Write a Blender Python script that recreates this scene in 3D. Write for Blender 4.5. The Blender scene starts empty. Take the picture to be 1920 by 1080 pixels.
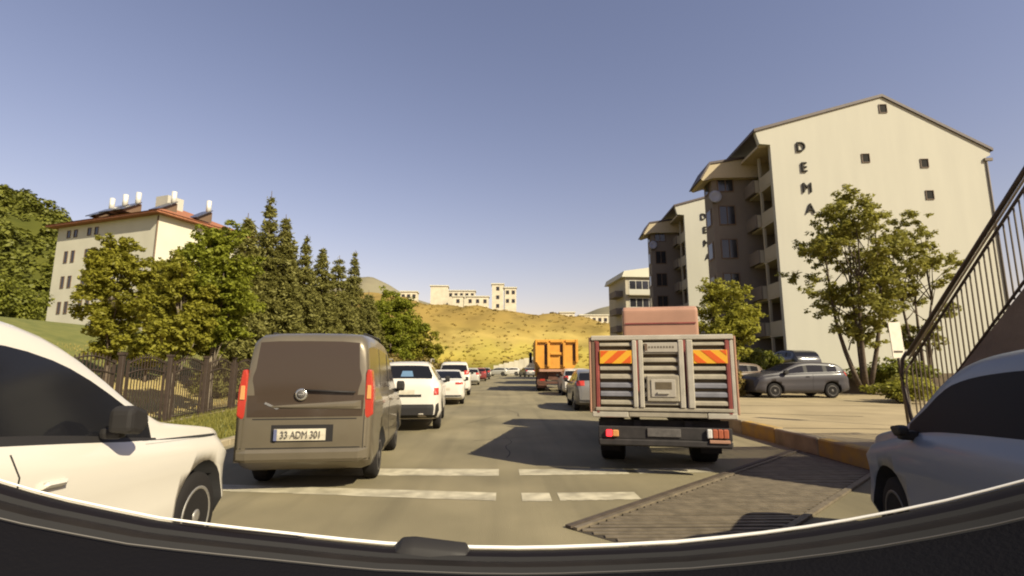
import bpy, bmesh, math, random
import numpy as np
from mathutils import Vector, Matrix
from mathutils.bvhtree import BVHTree

R = math.radians
rng = np.random.default_rng(7)
random.seed(7)
sc = bpy.context.scene
col = sc.collection

# ------------------------------------------------------------------ camera
cd = bpy.data.cameras.new('camera')
cam = bpy.data.objects.new('camera', cd)
col.objects.link(cam)
cam.location = (0, 0, 1.6)
cam.rotation_euler = (R(90) + math.atan(148 / 950), 0, R(-1.2))
cd.sensor_width = 36
cd.lens = 36 * 950 / 1920
cd.clip_start = 0.05
cd.clip_end = 4000
sc.camera = cam

# ------------------------------------------------------------------ sky, sun, exposure
SUN_EL = R(36.5)
sx, sy = 0.72, -0.69
sunv = Vector((math.cos(SUN_EL) * sx, math.cos(SUN_EL) * sy, math.sin(SUN_EL))).normalized()
w = bpy.data.worlds.new('World')
sc.world = w
w.use_nodes = True
nt = w.node_tree
nt.nodes.clear()
wo = nt.nodes.new('ShaderNodeOutputWorld')
bg = nt.nodes.new('ShaderNodeBackground')
sky = nt.nodes.new('ShaderNodeTexSky')
sky.sky_type = 'NISHITA'
sky.sun_disc = False
sky.sun_elevation = SUN_EL
sky.sun_rotation = math.atan2(sx, sy)
sky.altitude = 0
sky.air_density = 1.4
sky.dust_density = 0.5
sky.ozone_density = 1.5
tint = nt.nodes.new('ShaderNodeMix')
tint.data_type = 'RGBA'
tint.blend_type = 'MULTIPLY'
tint.inputs[0].default_value = 1.0
tint.inputs[7].default_value = (1.23, 0.925, 0.945, 1)
nt.links.new(sky.outputs[0], tint.inputs[6])
nt.links.new(tint.outputs[2], bg.inputs[0])
bg.inputs[1].default_value = 0.058
nt.links.new(bg.outputs[0], wo.inputs[0])
sl = bpy.data.lights.new('sun', 'SUN')
sl.energy = 4.0
sl.angle = R(0.6)
sl.color = (1.0, 0.91, 0.68)
so = bpy.data.objects.new('sun', sl)
col.objects.link(so)
so.rotation_euler = sunv.to_track_quat('Z', 'Y').to_euler()
so.location = (20, -20, 40)
sc.view_settings.view_transform = 'Standard'
sc.view_settings.look = 'None'
sc.view_settings.exposure = 1.1
sc.view_settings.gamma = 1
sc.view_settings.use_curve_mapping = False
sc.cycles.pixel_filter_type = 'BLACKMAN_HARRIS'
sc.cycles.filter_width = 2.0
sc.cycles.max_bounces = 6
sc.cycles.transparent_max_bounces = 6

# ------------------------------------------------------------------ materials
def mat(name, c, rough=0.7, metal=0.0, spec=0.4, noise=0.0, nscale=6.0, bump=0.0, bscale=60.0, c2=None, coat=0.0,
        emit=None, estr=0.0, detail=5.0, stretch=None):
    m = bpy.data.materials.new(name)
    m.use_nodes = True
    n = m.node_tree
    b = n.nodes['Principled BSDF']
    b.inputs['Base Color'].default_value = (*c, 1)
    b.inputs['Roughness'].default_value = rough
    b.inputs['Metallic'].default_value = metal
    b.inputs['Specular IOR Level'].default_value = spec
    b.inputs['Coat Weight'].default_value = coat
    b.inputs['Coat Roughness'].default_value = 0.06
    if emit:
        b.inputs['Emission Color'].default_value = (*emit, 1)
        b.inputs['Emission Strength'].default_value = estr
    tc = n.nodes.new('ShaderNodeTexCoord')
    src = tc.outputs['Object']
    if stretch:
        mp = n.nodes.new('ShaderNodeMapping')
        mp.inputs['Scale'].default_value = stretch
        n.links.new(src, mp.inputs[0])
        src = mp.outputs[0]
    if noise or c2:
        t = n.nodes.new('ShaderNodeTexNoise')
        t.inputs['Scale'].default_value = nscale
        t.inputs['Detail'].default_value = detail
        n.links.new(src, t.inputs['Vector'])
        cr = n.nodes.new('ShaderNodeValToRGB')
        cr.color_ramp.elements[0].position = 0.32
        cr.color_ramp.elements[1].position = 0.68
        if c2:
            a, bb = c, c2
        else:
            a = tuple(v * (1 - noise) for v in c)
            bb = tuple(min(1, v * (1 + noise)) for v in c)
        cr.color_ramp.elements[0].color = (*a, 1)
        cr.color_ramp.elements[1].color = (*bb, 1)
        n.links.new(t.outputs[0], cr.inputs[0])
        n.links.new(cr.outputs[0], b.inputs['Base Color'])
    if bump:
        t2 = n.nodes.new('ShaderNodeTexNoise')
        t2.inputs['Scale'].default_value = bscale
        t2.inputs['Detail'].default_value = 6
        n.links.new(src, t2.inputs['Vector'])
        bp = n.nodes.new('ShaderNodeBump')
        bp.inputs['Strength'].default_value = bump
        bp.inputs['Distance'].default_value = 0.02
        n.links.new(t2.outputs[0], bp.inputs['Height'])
        n.links.new(bp.outputs[0], b.inputs['Normal'])
    return m

def leaf_mat(name, lo, hi, trans=0.35, rough=0.55):
    m = bpy.data.materials.new(name)
    m.use_nodes = True
    n = m.node_tree
    n.nodes.clear()
    o = n.nodes.new('ShaderNodeOutputMaterial')
    g = n.nodes.new('ShaderNodeNewGeometry')
    cr = n.nodes.new('ShaderNodeValToRGB')
    cr.color_ramp.elements[0].color = (*lo, 1)
    cr.color_ramp.elements[1].color = (*hi, 1)
    tc = n.nodes.new('ShaderNodeTexCoord')
    t = n.nodes.new('ShaderNodeTexNoise')
    t.inputs['Scale'].default_value = 0.7
    t.inputs['Detail'].default_value = 3
    n.links.new(tc.outputs['Object'], t.inputs['Vector'])
    mx = n.nodes.new('ShaderNodeMath')
    mx.operation = 'MULTIPLY_ADD'
    mx.inputs[1].default_value = 0.45
    n.links.new(g.outputs['Random Per Island'], mx.inputs[0])
    ml = n.nodes.new('ShaderNodeMath')
    ml.operation = 'MULTIPLY'
    ml.inputs[1].default_value = 0.55
    n.links.new(t.outputs[0], ml.inputs[0])
    n.links.new(ml.outputs[0], mx.inputs[2])
    n.links.new(mx.outputs[0], cr.inputs[0])
    b = n.nodes.new('ShaderNodeBsdfPrincipled')
    b.inputs['Roughness'].default_value = rough
    b.inputs['Specular IOR Level'].default_value = 0.25
    tr = n.nodes.new('ShaderNodeBsdfTranslucent')
    ms = n.nodes.new('ShaderNodeMixShader')
    ms.inputs[0].default_value = trans
    n.links.new(cr.outputs[0], b.inputs['Base Color'])
    n.links.new(cr.outputs[0], tr.inputs['Color'])
    n.links.new(b.outputs[0], ms.inputs[1])
    n.links.new(tr.outputs[0], ms.inputs[2])
    n.links.new(ms.outputs[0], o.inputs[0])
    return m

M = {}
M['asphalt'] = mat('asphalt', (0.180, 0.150, 0.086), 0.86, c2=(0.243, 0.202, 0.118), nscale=0.55, bump=0.5, bscale=90, detail=9)
def wear(m, amount=0.35, st=(2.2, 0.10, 1), blot=0.28):
    """long streaks along the road and soft darker blotches multiplied into the base colour (worn, oiled asphalt)"""
    n = m.node_tree
    p = n.nodes['Principled BSDF']
    src = p.inputs['Base Color'].links[0].from_socket
    tc = n.nodes.new('ShaderNodeTexCoord')
    for sc_, det, lo, am in ((st, 3, 0.42, amount), ((blot, blot, 1), 7, 0.50, amount * 0.9)):
        mp = n.nodes.new('ShaderNodeMapping')
        mp.inputs['Scale'].default_value = sc_
        n.links.new(tc.outputs['Object'], mp.inputs[0])
        t = n.nodes.new('ShaderNodeTexNoise')
        t.inputs['Scale'].default_value = 1.0
        t.inputs['Detail'].default_value = det
        n.links.new(mp.outputs[0], t.inputs['Vector'])
        cr = n.nodes.new('ShaderNodeValToRGB')
        cr.color_ramp.elements[0].position = lo - 0.12
        cr.color_ramp.elements[1].position = lo + 0.10
        cr.color_ramp.elements[0].color = (1 - am,) * 3 + (1,)
        cr.color_ramp.elements[1].color = (1, 1, 1, 1)
        n.links.new(t.outputs[0], cr.inputs[0])
        mx = n.nodes.new('ShaderNodeMix')
        mx.data_type = 'RGBA'
        mx.blend_type = 'MULTIPLY'
        mx.inputs[0].default_value = 1
        n.links.new(src, mx.inputs[6])
        n.links.new(cr.outputs[0], mx.inputs[7])
        src = mx.outputs[2]
    n.links.new(src, p.inputs['Base Color'])
wear(M['asphalt'], 0.20)
PAINT_WEAR = True
M['paint_line'] = mat('paint_line', (0.52, 0.46, 0.33), 0.75, c2=(0.38, 0.335, 0.235), nscale=5, bump=0.3, detail=9)
wear(M['paint_line'], 0.30, (1.4, 3.0, 1), 4.0)
M['pavement'] = mat('pavement', (0.30, 0.235, 0.13), 0.88, c2=(0.37, 0.29, 0.165), nscale=0.8, bump=0.4, bscale=40, detail=8)
wear(M['pavement'], 0.16, (0.5, 0.3, 1), 0.5)
M['kerb_grey'] = mat('kerb_grey', (0.27, 0.22, 0.14), 0.85, noise=0.25, nscale=3, bump=0.3)
M['kerb_yellow'] = mat('kerb_yellow', (0.40, 0.25, 0.05), 0.8, c2=(0.25, 0.18, 0.09), nscale=3.5, bump=0.3)
M['dry_ground'] = mat('dry_ground', (0.42, 0.32, 0.13), 0.95, c2=(0.29, 0.235, 0.085), nscale=0.35, bump=0.8, bscale=8, detail=8)
M['grass_soil'] = mat('grass_soil', (0.15, 0.145, 0.032), 0.95, c2=(0.095, 0.105, 0.02), nscale=1.5, bump=0.6, bscale=30)
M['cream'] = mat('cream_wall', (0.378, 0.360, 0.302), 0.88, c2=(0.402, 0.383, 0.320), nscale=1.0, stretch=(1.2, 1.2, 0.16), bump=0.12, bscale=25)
M['cream_white'] = mat('cream_white_wall', (0.50, 0.47, 0.37), 0.88, noise=0.06, nscale=0.4, bump=0.1)
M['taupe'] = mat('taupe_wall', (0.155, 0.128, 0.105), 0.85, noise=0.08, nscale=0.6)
M['parapet'] = mat('parapet', (0.34, 0.30, 0.225), 0.8, noise=0.06, nscale=0.8)
M['soffit'] = mat('soffit', (0.40, 0.33, 0.22), 0.8, noise=0.05)
M['roof_dark'] = mat('roof_dark', (0.07, 0.05, 0.045), 0.6, noise=0.15, nscale=4)
M['roof_red'] = mat('roof_red', (0.27, 0.105, 0.05), 0.75, noise=0.25, nscale=5, bump=0.5, bscale=12)
M['window_dark'] = mat('window_dark', (0.02, 0.02, 0.024), 0.12, spec=0.5)
M['frame_white'] = mat('frame_white', (0.55, 0.52, 0.44), 0.5)
M['frame_brown'] = mat('frame_brown', (0.12, 0.075, 0.045), 0.6)
M['letter'] = mat('letter_dark', (0.028, 0.025, 0.022), 0.7, spec=0.1)
M['white_paint'] = mat('white_car_paint', (0.54, 0.50, 0.43), 0.3, spec=0.45, coat=0.4)
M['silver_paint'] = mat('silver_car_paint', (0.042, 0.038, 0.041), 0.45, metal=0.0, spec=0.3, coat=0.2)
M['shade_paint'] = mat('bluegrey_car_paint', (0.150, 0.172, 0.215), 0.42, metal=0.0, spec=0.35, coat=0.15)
M['van_paint'] = mat('brown_grey_car_paint', (0.135, 0.112, 0.076), 0.36, metal=0.3, coat=0.5, noise=0.08, nscale=2)
M['red_paint'] = mat('red_car_paint', (0.18, 0.03, 0.025), 0.3, coat=0.6)
M['dark_paint'] = mat('dark_car_paint', (0.035, 0.033, 0.035), 0.3, coat=0.6)
M['grey_paint'] = mat('grey_car_paint', (0.16, 0.15, 0.14), 0.35, metal=0.2, coat=0.5)
M['pale_paint'] = mat('pale_silver_paint', (0.42, 0.40, 0.34), 0.35, metal=0.2, coat=0.5)
M['brown_paint'] = mat('brown_car_paint', (0.09, 0.06, 0.04), 0.35, coat=0.5)
M['glass'] = mat('car_glass', (0.010, 0.010, 0.012), 0.1, spec=0.28)
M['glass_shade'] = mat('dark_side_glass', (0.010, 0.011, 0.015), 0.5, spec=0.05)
M['glass_brown'] = mat('tinted_glass', (0.048, 0.034, 0.024), 0.16, spec=0.35)
M['black_plastic'] = mat('black_plastic', (0.020, 0.018, 0.017), 0.6, spec=0.25)
M['rubber'] = mat('rubber', (0.015, 0.013, 0.012), 0.85, spec=0.2, bump=0.2, bscale=80)
M['arch'] = mat('arch_liner', (0.012, 0.011, 0.011), 0.9)
M['rim'] = mat('rim_metal', (0.32, 0.30, 0.27), 0.4, metal=0.6)
M['rim_dark'] = mat('rim_dark', (0.11, 0.10, 0.09), 0.5, metal=0.4)
M['red_lamp'] = mat('red_lamp', (0.36, 0.032, 0.018), 0.25, coat=0.5)
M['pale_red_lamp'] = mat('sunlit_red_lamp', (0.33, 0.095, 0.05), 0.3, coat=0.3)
M['amber_lamp'] = mat('amber_lamp', (0.52, 0.24, 0.08), 0.2, coat=0.6)
M['clear_lamp'] = mat('clear_lamp', (0.55, 0.52, 0.48), 0.15, coat=0.8)
M['brake_lit'] = mat('lit_red_lamp', (0.5, 0.02, 0.02), 0.3, emit=(1.0, 0.04, 0.05), estr=0.9)
M['plate'] = mat('plate_white', (0.44, 0.395, 0.30), 0.55, noise=0.12, nscale=9)
M['plate_shade'] = mat('plate_shade', (0.085, 0.075, 0.068), 0.6, noise=0.2, nscale=20)  # dark grey because the shade on the truck's plate is put into its colour
M['ink'] = mat('ink', (0.016, 0.014, 0.012), 0.7, spec=0.1)
M['plate_ink'] = mat('plate_ink', (0.11, 0.098, 0.078), 0.7)
M['blue_band'] = mat('blue_band', (0.10, 0.11, 0.19), 0.5)
M['chrome'] = mat('chrome', (0.60, 0.58, 0.53), 0.22, metal=0.9)
M['seam'] = mat('panel_gap', (0.015, 0.013, 0.012), 0.9)
M['alu'] = mat('dull_aluminium', (0.27, 0.235, 0.175), 0.6, metal=0.1, noise=0.15, nscale=5, bump=0.15, bscale=25)
M['alu_post'] = mat('aluminium_post', (0.40, 0.36, 0.29), 0.45, metal=0.25, noise=0.1, nscale=6)
M['alu_plate'] = mat('aluminium_plate', (0.36, 0.32, 0.26), 0.5, metal=0.15, noise=0.08)
M['blue_grey'] = mat('bluish_board', (0.15, 0.145, 0.16), 0.6, metal=0.05, noise=0.15, nscale=5)
M['truck_red'] = mat('faded_red_paint', (0.20, 0.045, 0.036), 0.5, noise=0.25, nscale=4, coat=0.2)
M['cab_pink'] = mat('faded_sunlit_cab_paint', (0.34, 0.185, 0.12), 0.5, noise=0.1, nscale=1.6, coat=0.2)  # faded red paled to pink, sunlight on the cab put into the colour
M['chassis'] = mat('chassis_black', (0.022, 0.018, 0.017), 0.75, noise=0.3, nscale=8)
M['chev_red'] = mat('chevron_red', (0.55, 0.09, 0.01), 0.4)
M['chev_yellow'] = mat('chevron_yellow', (0.62, 0.31, 0.02), 0.4)
M['orange'] = mat('orange_tipper', (0.52, 0.235, 0.03), 0.55, noise=0.14, nscale=1.5, bump=0.2, bscale=10)
M['rust'] = mat('rusty_chassis', (0.10, 0.045, 0.028), 0.8, noise=0.3, nscale=3)
M['iron'] = mat('dark_iron', (0.040, 0.026, 0.018), 0.6, noise=0.2, nscale=6)
M['rail_iron'] = mat('railing_iron', (0.055, 0.040, 0.030), 0.55, noise=0.2, nscale=8)
M['rail_light'] = mat('railing_bare_metal', (0.38, 0.32, 0.22), 0.4, metal=0.3)
M['baluster'] = mat('baluster_paint', (0.085, 0.062, 0.038), 0.5, noise=0.2, nscale=9)
M['concrete'] = mat('concrete', (0.15, 0.115, 0.085), 0.9, noise=0.2, nscale=1.5, bump=0.3, bscale=20)
M['pale_wall'] = mat('pale_wall', (0.50, 0.45, 0.34), 0.9, noise=0.12, nscale=0.8)
M['stone_wall'] = mat('dark_wall', (0.10, 0.075, 0.045), 0.9, noise=0.3, nscale=2, bump=0.6, bscale=8)
M['grate'] = mat('grate_steel', (0.135, 0.108, 0.074), 0.6, metal=0.1, noise=0.25, nscale=6)
M['grate_gap'] = mat('grate_gap', (0.04, 0.03, 0.02), 0.9)
M['grate_edge'] = mat('grate_edge', (0.065, 0.048, 0.034), 0.7, noise=0.2, nscale=6)
M['bark'] = mat('bark', (0.085, 0.062, 0.042), 0.9, noise=0.35, nscale=9, bump=0.7, bscale=18)
M['bark_pale'] = mat('bark_pale', (0.15, 0.12, 0.085), 0.9, noise=0.3, nscale=9, bump=0.5, bscale=18)
M['leaf_olive'] = leaf_mat('leaf_olive', (0.135, 0.132, 0.016), (0.37, 0.34, 0.04), 0.48)
M['leaf_green'] = leaf_mat('leaf_green', (0.11, 0.13, 0.014), (0.33, 0.34, 0.034), 0.48)
M['leaf_yellow'] = leaf_mat('leaf_yellow', (0.17, 0.17, 0.022), (0.42, 0.39, 0.055), 0.48)
M['leaf_conifer'] = leaf_mat('leaf_conifer', (0.15, 0.145, 0.038), (0.265, 0.245, 0.066), 0.42)
M['leaf_right'] = leaf_mat('leaf_right', (0.125, 0.122, 0.024), (0.35, 0.32, 0.058), 0.48)
M['leaf_brown'] = leaf_mat('leaf_brown', (0.12, 0.088, 0.024), (0.25, 0.18, 0.045), 0.25)
M['leaf_wood'] = leaf_mat('leaf_wood', (0.095, 0.11, 0.015), (0.24, 0.24, 0.03), 0.4)
M['leaf_bloom'] = leaf_mat('leaf_bloom', (0.27, 0.21, 0.032), (0.42, 0.34, 0.046), 0.5)
M['grass'] = leaf_mat('grass_blades', (0.10, 0.10, 0.02), (0.27, 0.235, 0.05), 0.35)
M['solar_tank'] = mat('solar_tank', (0.60, 0.58, 0.53), 0.35, metal=0.2)
M['solar_panel'] = mat('solar_panel', (0.05, 0.048, 0.055), 0.2, spec=0.6)
M['dash'] = mat('dash_black', (0.0045, 0.004, 0.005), 0.75, spec=0.10, bump=0.15, bscale=150)
M['dash_brown'] = mat('dash_dark_strip', (0.008, 0.006, 0.006), 0.6, spec=0.12)
M['dash_grey'] = mat('dash_grey_strip', (0.015, 0.012, 0.010), 0.75, spec=0.10, noise=0.3, nscale=9)
M['edge_glint'] = mat('edge_glint', (0.80, 0.76, 0.68), 0.3, metal=0.1)  # pale colour for the light reflecting along the windscreen edge
M['sign_white'] = mat('sign_back', (0.50, 0.46, 0.38), 0.5, noise=0.08)
M['dish'] = mat('dish_bluegrey', (0.26, 0.27, 0.33), 0.5)
M['sticker_blue'] = mat('sticker_blue', (0.10, 0.17, 0.26), 0.3)

# hill sides: ochre bank, wooded hill, far hill
def hill_mat(name, cols, scale):
    m = bpy.data.materials.new(name)
    m.use_nodes = True
    n = m.node_tree
    b = n.nodes['Principled BSDF']
    b.inputs['Roughness'].default_value = 0.95
    b.inputs['Specular IOR Level'].default_value = 0.1
    tc = n.nodes.new('ShaderNodeTexCoord')
    mp = n.nodes.new('ShaderNodeMapping')
    mp.inputs['Scale'].default_value = (1, 1, 2.2)
    n.links.new(tc.outputs['Object'], mp.inputs[0])
    t = n.nodes.new('ShaderNodeTexNoise')
    t.inputs['Scale'].default_value = scale
    t.inputs['Detail'].default_value = 8
    t.inputs['Roughness'].default_value = 0.62
    n.links.new(mp.outputs[0], t.inputs['Vector'])
    cr = n.nodes.new('ShaderNodeValToRGB')
    e = cr.color_ramp.elements
    e[0].position, e[1].position = 0.33, 0.68
    e[0].color, e[1].color = (*cols[0], 1), (*cols[-1], 1)
    for i, c in enumerate(cols[1:-1]):
        k = e.new(0.33 + 0.35 * (i + 1) / (len(cols) - 1))
        k.color = (*c, 1)
    n.links.new(t.outputs[0], cr.inputs[0])
    n.links.new(cr.outputs[0], b.inputs['Base Color'])
    return m
M['bank'] = hill_mat('ochre_bank', [(0.72, 0.72, 0.72), (1, 1, 1), (1.12, 1.1, 1.05)], 0.11)
def bank_bands(m):
    """soil bands by height, with ragged limits, times the fine mottling already there"""
    n = m.node_tree
    p = n.nodes['Principled BSDF']
    src = p.inputs['Base Color'].links[0].from_socket
    tc = n.nodes.new('ShaderNodeTexCoord')
    sp = n.nodes.new('ShaderNodeSeparateXYZ')
    n.links.new(tc.outputs['Object'], sp.inputs[0])
    t = n.nodes.new('ShaderNodeTexNoise')
    t.inputs['Scale'].default_value = 0.13
    t.inputs['Detail'].default_value = 6
    n.links.new(tc.outputs['Object'], t.inputs['Vector'])
    ma = n.nodes.new('ShaderNodeMath')
    ma.operation = 'MULTIPLY_ADD'
    ma.inputs[1].default_value = 9.0
    n.links.new(t.outputs[0], ma.inputs[0])
    n.links.new(sp.outputs[2], ma.inputs[2])
    dv = n.nodes.new('ShaderNodeMath')
    dv.operation = 'DIVIDE'
    dv.inputs[1].default_value = 24.0
    n.links.new(ma.outputs[0], dv.inputs[0])
    cr = n.nodes.new('ShaderNodeValToRGB')
    e = cr.color_ramp.elements
    e[0].position, e[0].color = 0.22, (0.15, 0.13, 0.028, 1)
    e[1].position, e[1].color = 0.80, (0.225, 0.155, 0.045, 1)
    for k, c in ((0.29, (0.28, 0.215, 0.045)), (0.42, (0.345, 0.275, 0.062)), (0.50, (0.31, 0.235, 0.065)), (0.57, (0.345, 0.255, 0.075)), (0.66, (0.25, 0.18, 0.05))):
        q = e.new(k)
        q.color = (*c, 1)
    n.links.new(dv.outputs[0], cr.inputs[0])
    mx = n.nodes.new('ShaderNodeMix')
    mx.data_type = 'RGBA'
    mx.blend_type = 'MULTIPLY'
    mx.inputs[0].default_value = 1
    n.links.new(cr.outputs[0], mx.inputs[6])
    n.links.new(src, mx.inputs[7])
    n.links.new(mx.outputs[2], p.inputs['Base Color'])
bank_bands(M['bank'])
M['bank_top'] = M['bank']
M['wood_soil'] = hill_mat('wooded_hill', [(0.045, 0.05, 0.01), (0.09, 0.09, 0.015)], 0.05)
M['far_hill'] = hill_mat('far_hill', [(0.13, 0.125, 0.085), (0.17, 0.15, 0.10), (0.20, 0.18, 0.115)], 0.01)

# ------------------------------------------------------------------ helpers
def link_mesh(name, me, parent=None):
    o = bpy.data.objects.new(name, me)
    col.objects.link(o)
    if parent is not None:
        o.parent = parent
    return o

def tag(o, label=None, cat=None, group=None, kind=None):
    if label: o['label'] = label
    if cat: o['category'] = cat
    if group: o['group'] = group
    if kind: o['kind'] = kind
    return o

def thing(name, label, cat, loc=(0, 0, 0), rz=0.0, group=None):
    o = bpy.data.objects.new(name, None)
    o.empty_display_size = 0.2
    col.objects.link(o)
    o.location = loc
    o.rotation_euler = (0, 0, rz)
    return tag(o, label, cat, group)

def copy_tree(o, parent=None):
    c = o.copy()
    col.objects.link(c)
    if parent is not None:
        c.parent = parent
    for ch in list(o.children):
        copy_tree(ch, c)
    return c

class MB:
    """collects shapes in one bmesh and links them as one mesh object"""
    def __init__(s):
        s.bm = bmesh.new()
        s.mi = 0
    def _faces(s, vs, fs):
        bv = [s.bm.verts.new(v) for v in vs]
        for f in fs:
            try:
                k = s.bm.faces.new([bv[i] for i in f])
                k.material_index = s.mi
            except ValueError:
                pass
        return bv
    def box(s, a, b, rot=None, at=None):
        x0, y0, z0 = a
        x1, y1, z1 = b
        vs = [Vector(p) for p in ((x0, y0, z0), (x1, y0, z0), (x1, y1, z0), (x0, y1, z0), (x0, y0, z1), (x1, y0, z1), (x1, y1, z1), (x0, y1, z1))]
        if rot is not None:
            c = Vector(at) if at is not None else sum(vs, Vector()) / 8
            vs = [c + rot @ (v - c) for v in vs]
        s._faces(vs, [(0, 3, 2, 1), (4, 5, 6, 7), (0, 1, 5, 4), (1, 2, 6, 5), (2, 3, 7, 6), (3, 0, 4, 7)])
        return s
    def prism(s, poly, axis, a, b):
        """polygon extruded along axis: axis 'y' -> poly (x,z); 'x' -> poly (y,z); 'z' -> poly (x,y)"""
        def p(u, v, t):
            return {'y': (u, t, v), 'x': (t, u, v), 'z': (u, v, t)}[axis]
        n = len(poly)
        vs = [p(u, v, a) for u, v in poly] + [p(u, v, b) for u, v in poly]
        fs = [tuple(range(n))[::-1], tuple(range(n, 2 * n))] + [(i, (i + 1) % n, n + (i + 1) % n, n + i) for i in range(n)]
        s._faces(vs, fs)
        return s
    def tube(s, pts, r, n=8, r2=None, cap=True):
        pts = [Vector(p) for p in pts]
        rings = []
        up0 = Vector((0, 0, 1))
        for i, p in enumerate(pts):
            d = (pts[min(i + 1, len(pts) - 1)] - pts[max(i - 1, 0)]).normalized()
            u = d.cross(up0)
            if u.length < 1e-3:
                u = d.cross(Vector((1, 0, 0)))
            u.normalize()
            v = u.cross(d)
            k = i / max(1, len(pts) - 1)
            if isinstance(r, (list, tuple)):
                rr = r[i]
            else:
                rr = r if r2 is None else r * (1 - k) + r2 * k
            rings.append([s.bm.verts.new(p + (u * math.cos(2 * math.pi * j / n) + v * math.sin(2 * math.pi * j / n)) * rr) for j in range(n)])
        for a, b in zip(rings, rings[1:]):
            for j in range(n):
                f = s.bm.faces.new((a[j], a[(j + 1) % n], b[(j + 1) % n], b[j]))
                f.material_index = s.mi
                f.smooth = True
        if cap:
            for q in (rings[0][::-1], rings[-1]):
                f = s.bm.faces.new(q)
                f.material_index = s.mi
        return s
    def lathe(s, prof, n=24, axis='x', c=(0, 0, 0)):
        rings = []
        for t, r in prof:
            ring = []
            for j in range(n):
                a = 2 * math.pi * j / n
                q = (t, r * math.cos(a), r * math.sin(a)) if axis == 'x' else ((r * math.cos(a), t, r * math.sin(a)) if axis == 'y' else (r * math.cos(a), r * math.sin(a), t))
                ring.append(s.bm.verts.new(Vector(q) + Vector(c)))
            rings.append(ring)
        for a, b in zip(rings, rings[1:]):
            for j in range(n):
                f = s.bm.faces.new((a[j], a[(j + 1) % n], b[(j + 1) % n], b[j]))
                f.material_index = s.mi
                f.smooth = True
        for q in (rings[0][::-1], rings[-1]):
            f = s.bm.faces.new(q)
            f.material_index = s.mi
        return s
    def poly(s, pts):
        s._faces([Vector(p) for p in pts], [tuple(range(len(pts)))])
        return s
    def mesh(s, name, mats, bevel=0.0, seg=1, smooth=False):
        bmesh.ops.recalc_face_normals(s.bm, faces=s.bm.faces)
        if bevel:
            es = [e for e in s.bm.edges if e.is_manifold and e.calc_face_angle(0) > 0.5]
            bmesh.ops.bevel(s.bm, geom=es, offset=bevel, segments=seg, affect='EDGES', profile=0.6, clamp_overlap=True)
        me = bpy.data.meshes.new(name)
        s.bm.to_mesh(me)
        s.bm.free()
        for m in (mats if isinstance(mats, (list, tuple)) else [mats]):
            me.materials.append(m)
        if smooth:
            me.shade_smooth()
        return me
    def build(s, name, mats, parent=None, bevel=0.0, seg=1, smooth=False):
        return link_mesh(name, s.mesh(name, mats, bevel, seg, smooth), parent)

def box_part(name, a, b, m, parent, bevel=0.0):
    return MB().box(a, b).build(name, m, parent, bevel)

def text_mesh(name, s, size, m, parent, depth=0.01):
    cu = bpy.data.curves.new(name, 'FONT')
    cu.body = s
    cu.size = size
    cu.extrude = depth / 2
    cu.align_x = 'CENTER'
    cu.align_y = 'CENTER'
    tmp = bpy.data.objects.new('tmp', cu)
    col.objects.link(tmp)
    dg = bpy.context.evaluated_depsgraph_get()
    me = bpy.data.meshes.new_from_object(tmp.evaluated_get(dg))
    bpy.data.objects.remove(tmp)
    bpy.data.curves.remove(cu)
    me.name = name
    me.materials.clear()
    me.materials.append(m)
    return link_mesh(name, me, parent)

def quads_mesh(name, V, mats, idx=None):
    """V: (N,4,3) array of separate quads"""
    N = len(V)
    me = bpy.data.meshes.new(name)
    me.vertices.add(N * 4)
    me.vertices.foreach_set('co', V.reshape(-1).astype(np.float32))
    me.loops.add(N * 4)
    me.loops.foreach_set('vertex_index', np.arange(N * 4, dtype=np.int32))
    me.polygons.add(N)
    me.polygons.foreach_set('loop_start', np.arange(0, N * 4, 4, dtype=np.int32))
    me.polygons.foreach_set('loop_total', np.full(N, 4, dtype=np.int32))
    for m in (mats if isinstance(mats, (list, tuple)) else [mats]):
        me.materials.append(m)
    if idx is not None:
        me.polygons.foreach_set('material_index', idx.astype(np.int32))
    me.update(calc_edges=True)
    me.validate()
    return me

def unit(v):
    return v / np.maximum(np.linalg.norm(v, axis=-1, keepdims=True), 1e-9)

def leaf_quads(P, size, up=0.35, out=None, aspect=0.55):
    """P (N,3) leaf centres, diamond shaped quads"""
    N = len(P)
    nrm = rng.normal(size=(N, 3))
    nrm[:, 2] = np.abs(nrm[:, 2]) + up
    if out is not None:
        nrm = unit(nrm) + 0.8 * out
    nrm = unit(nrm)
    a = unit(np.cross(nrm, rng.normal(size=(N, 3))))
    b = np.cross(nrm, a)
    s = size * rng.uniform(0.6, 1.35, size=(N, 1))
    return np.stack([P - a * s, P + b * s * aspect - nrm * s * 0.12, P + a * s, P - b * s * aspect - nrm * s * 0.12], 1)

# ------------------------------------------------------------------ setting: ground
def sstep(t):
    t = np.clip(t, 0, 1)
    return t * t * (3 - 2 * t)

def ground_h(x, y):
    x = np.asarray(x, float); y = np.asarray(y, float)
    h = np.full(np.broadcast(x, y).shape, -0.02)
    h = h + 0.115 * sstep((-5.75 - x) / 0.08) * (y < 103)
    h = h + 4.9 * sstep((-11.0 - x) / 24) * sstep((y - 2) / 14)
    h = h + 0.26 * sstep((x - 6.2) / 0.1) * (y < 103)
    t = sstep((y - 104) / 44)
    top = 19.0 - 0.06 * np.clip(x + 15, -40, 400) - 0.05 * np.clip(x, 0, 100)
    h = h + t * (np.clip(top, 8, 24) - h * 0.6)
    h = h + t * 0.5 * np.sin(x * 0.23 + y * 0.11) + t * 0.35 * np.sin(x * 0.6 - y * 0.35)
    return h

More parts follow.
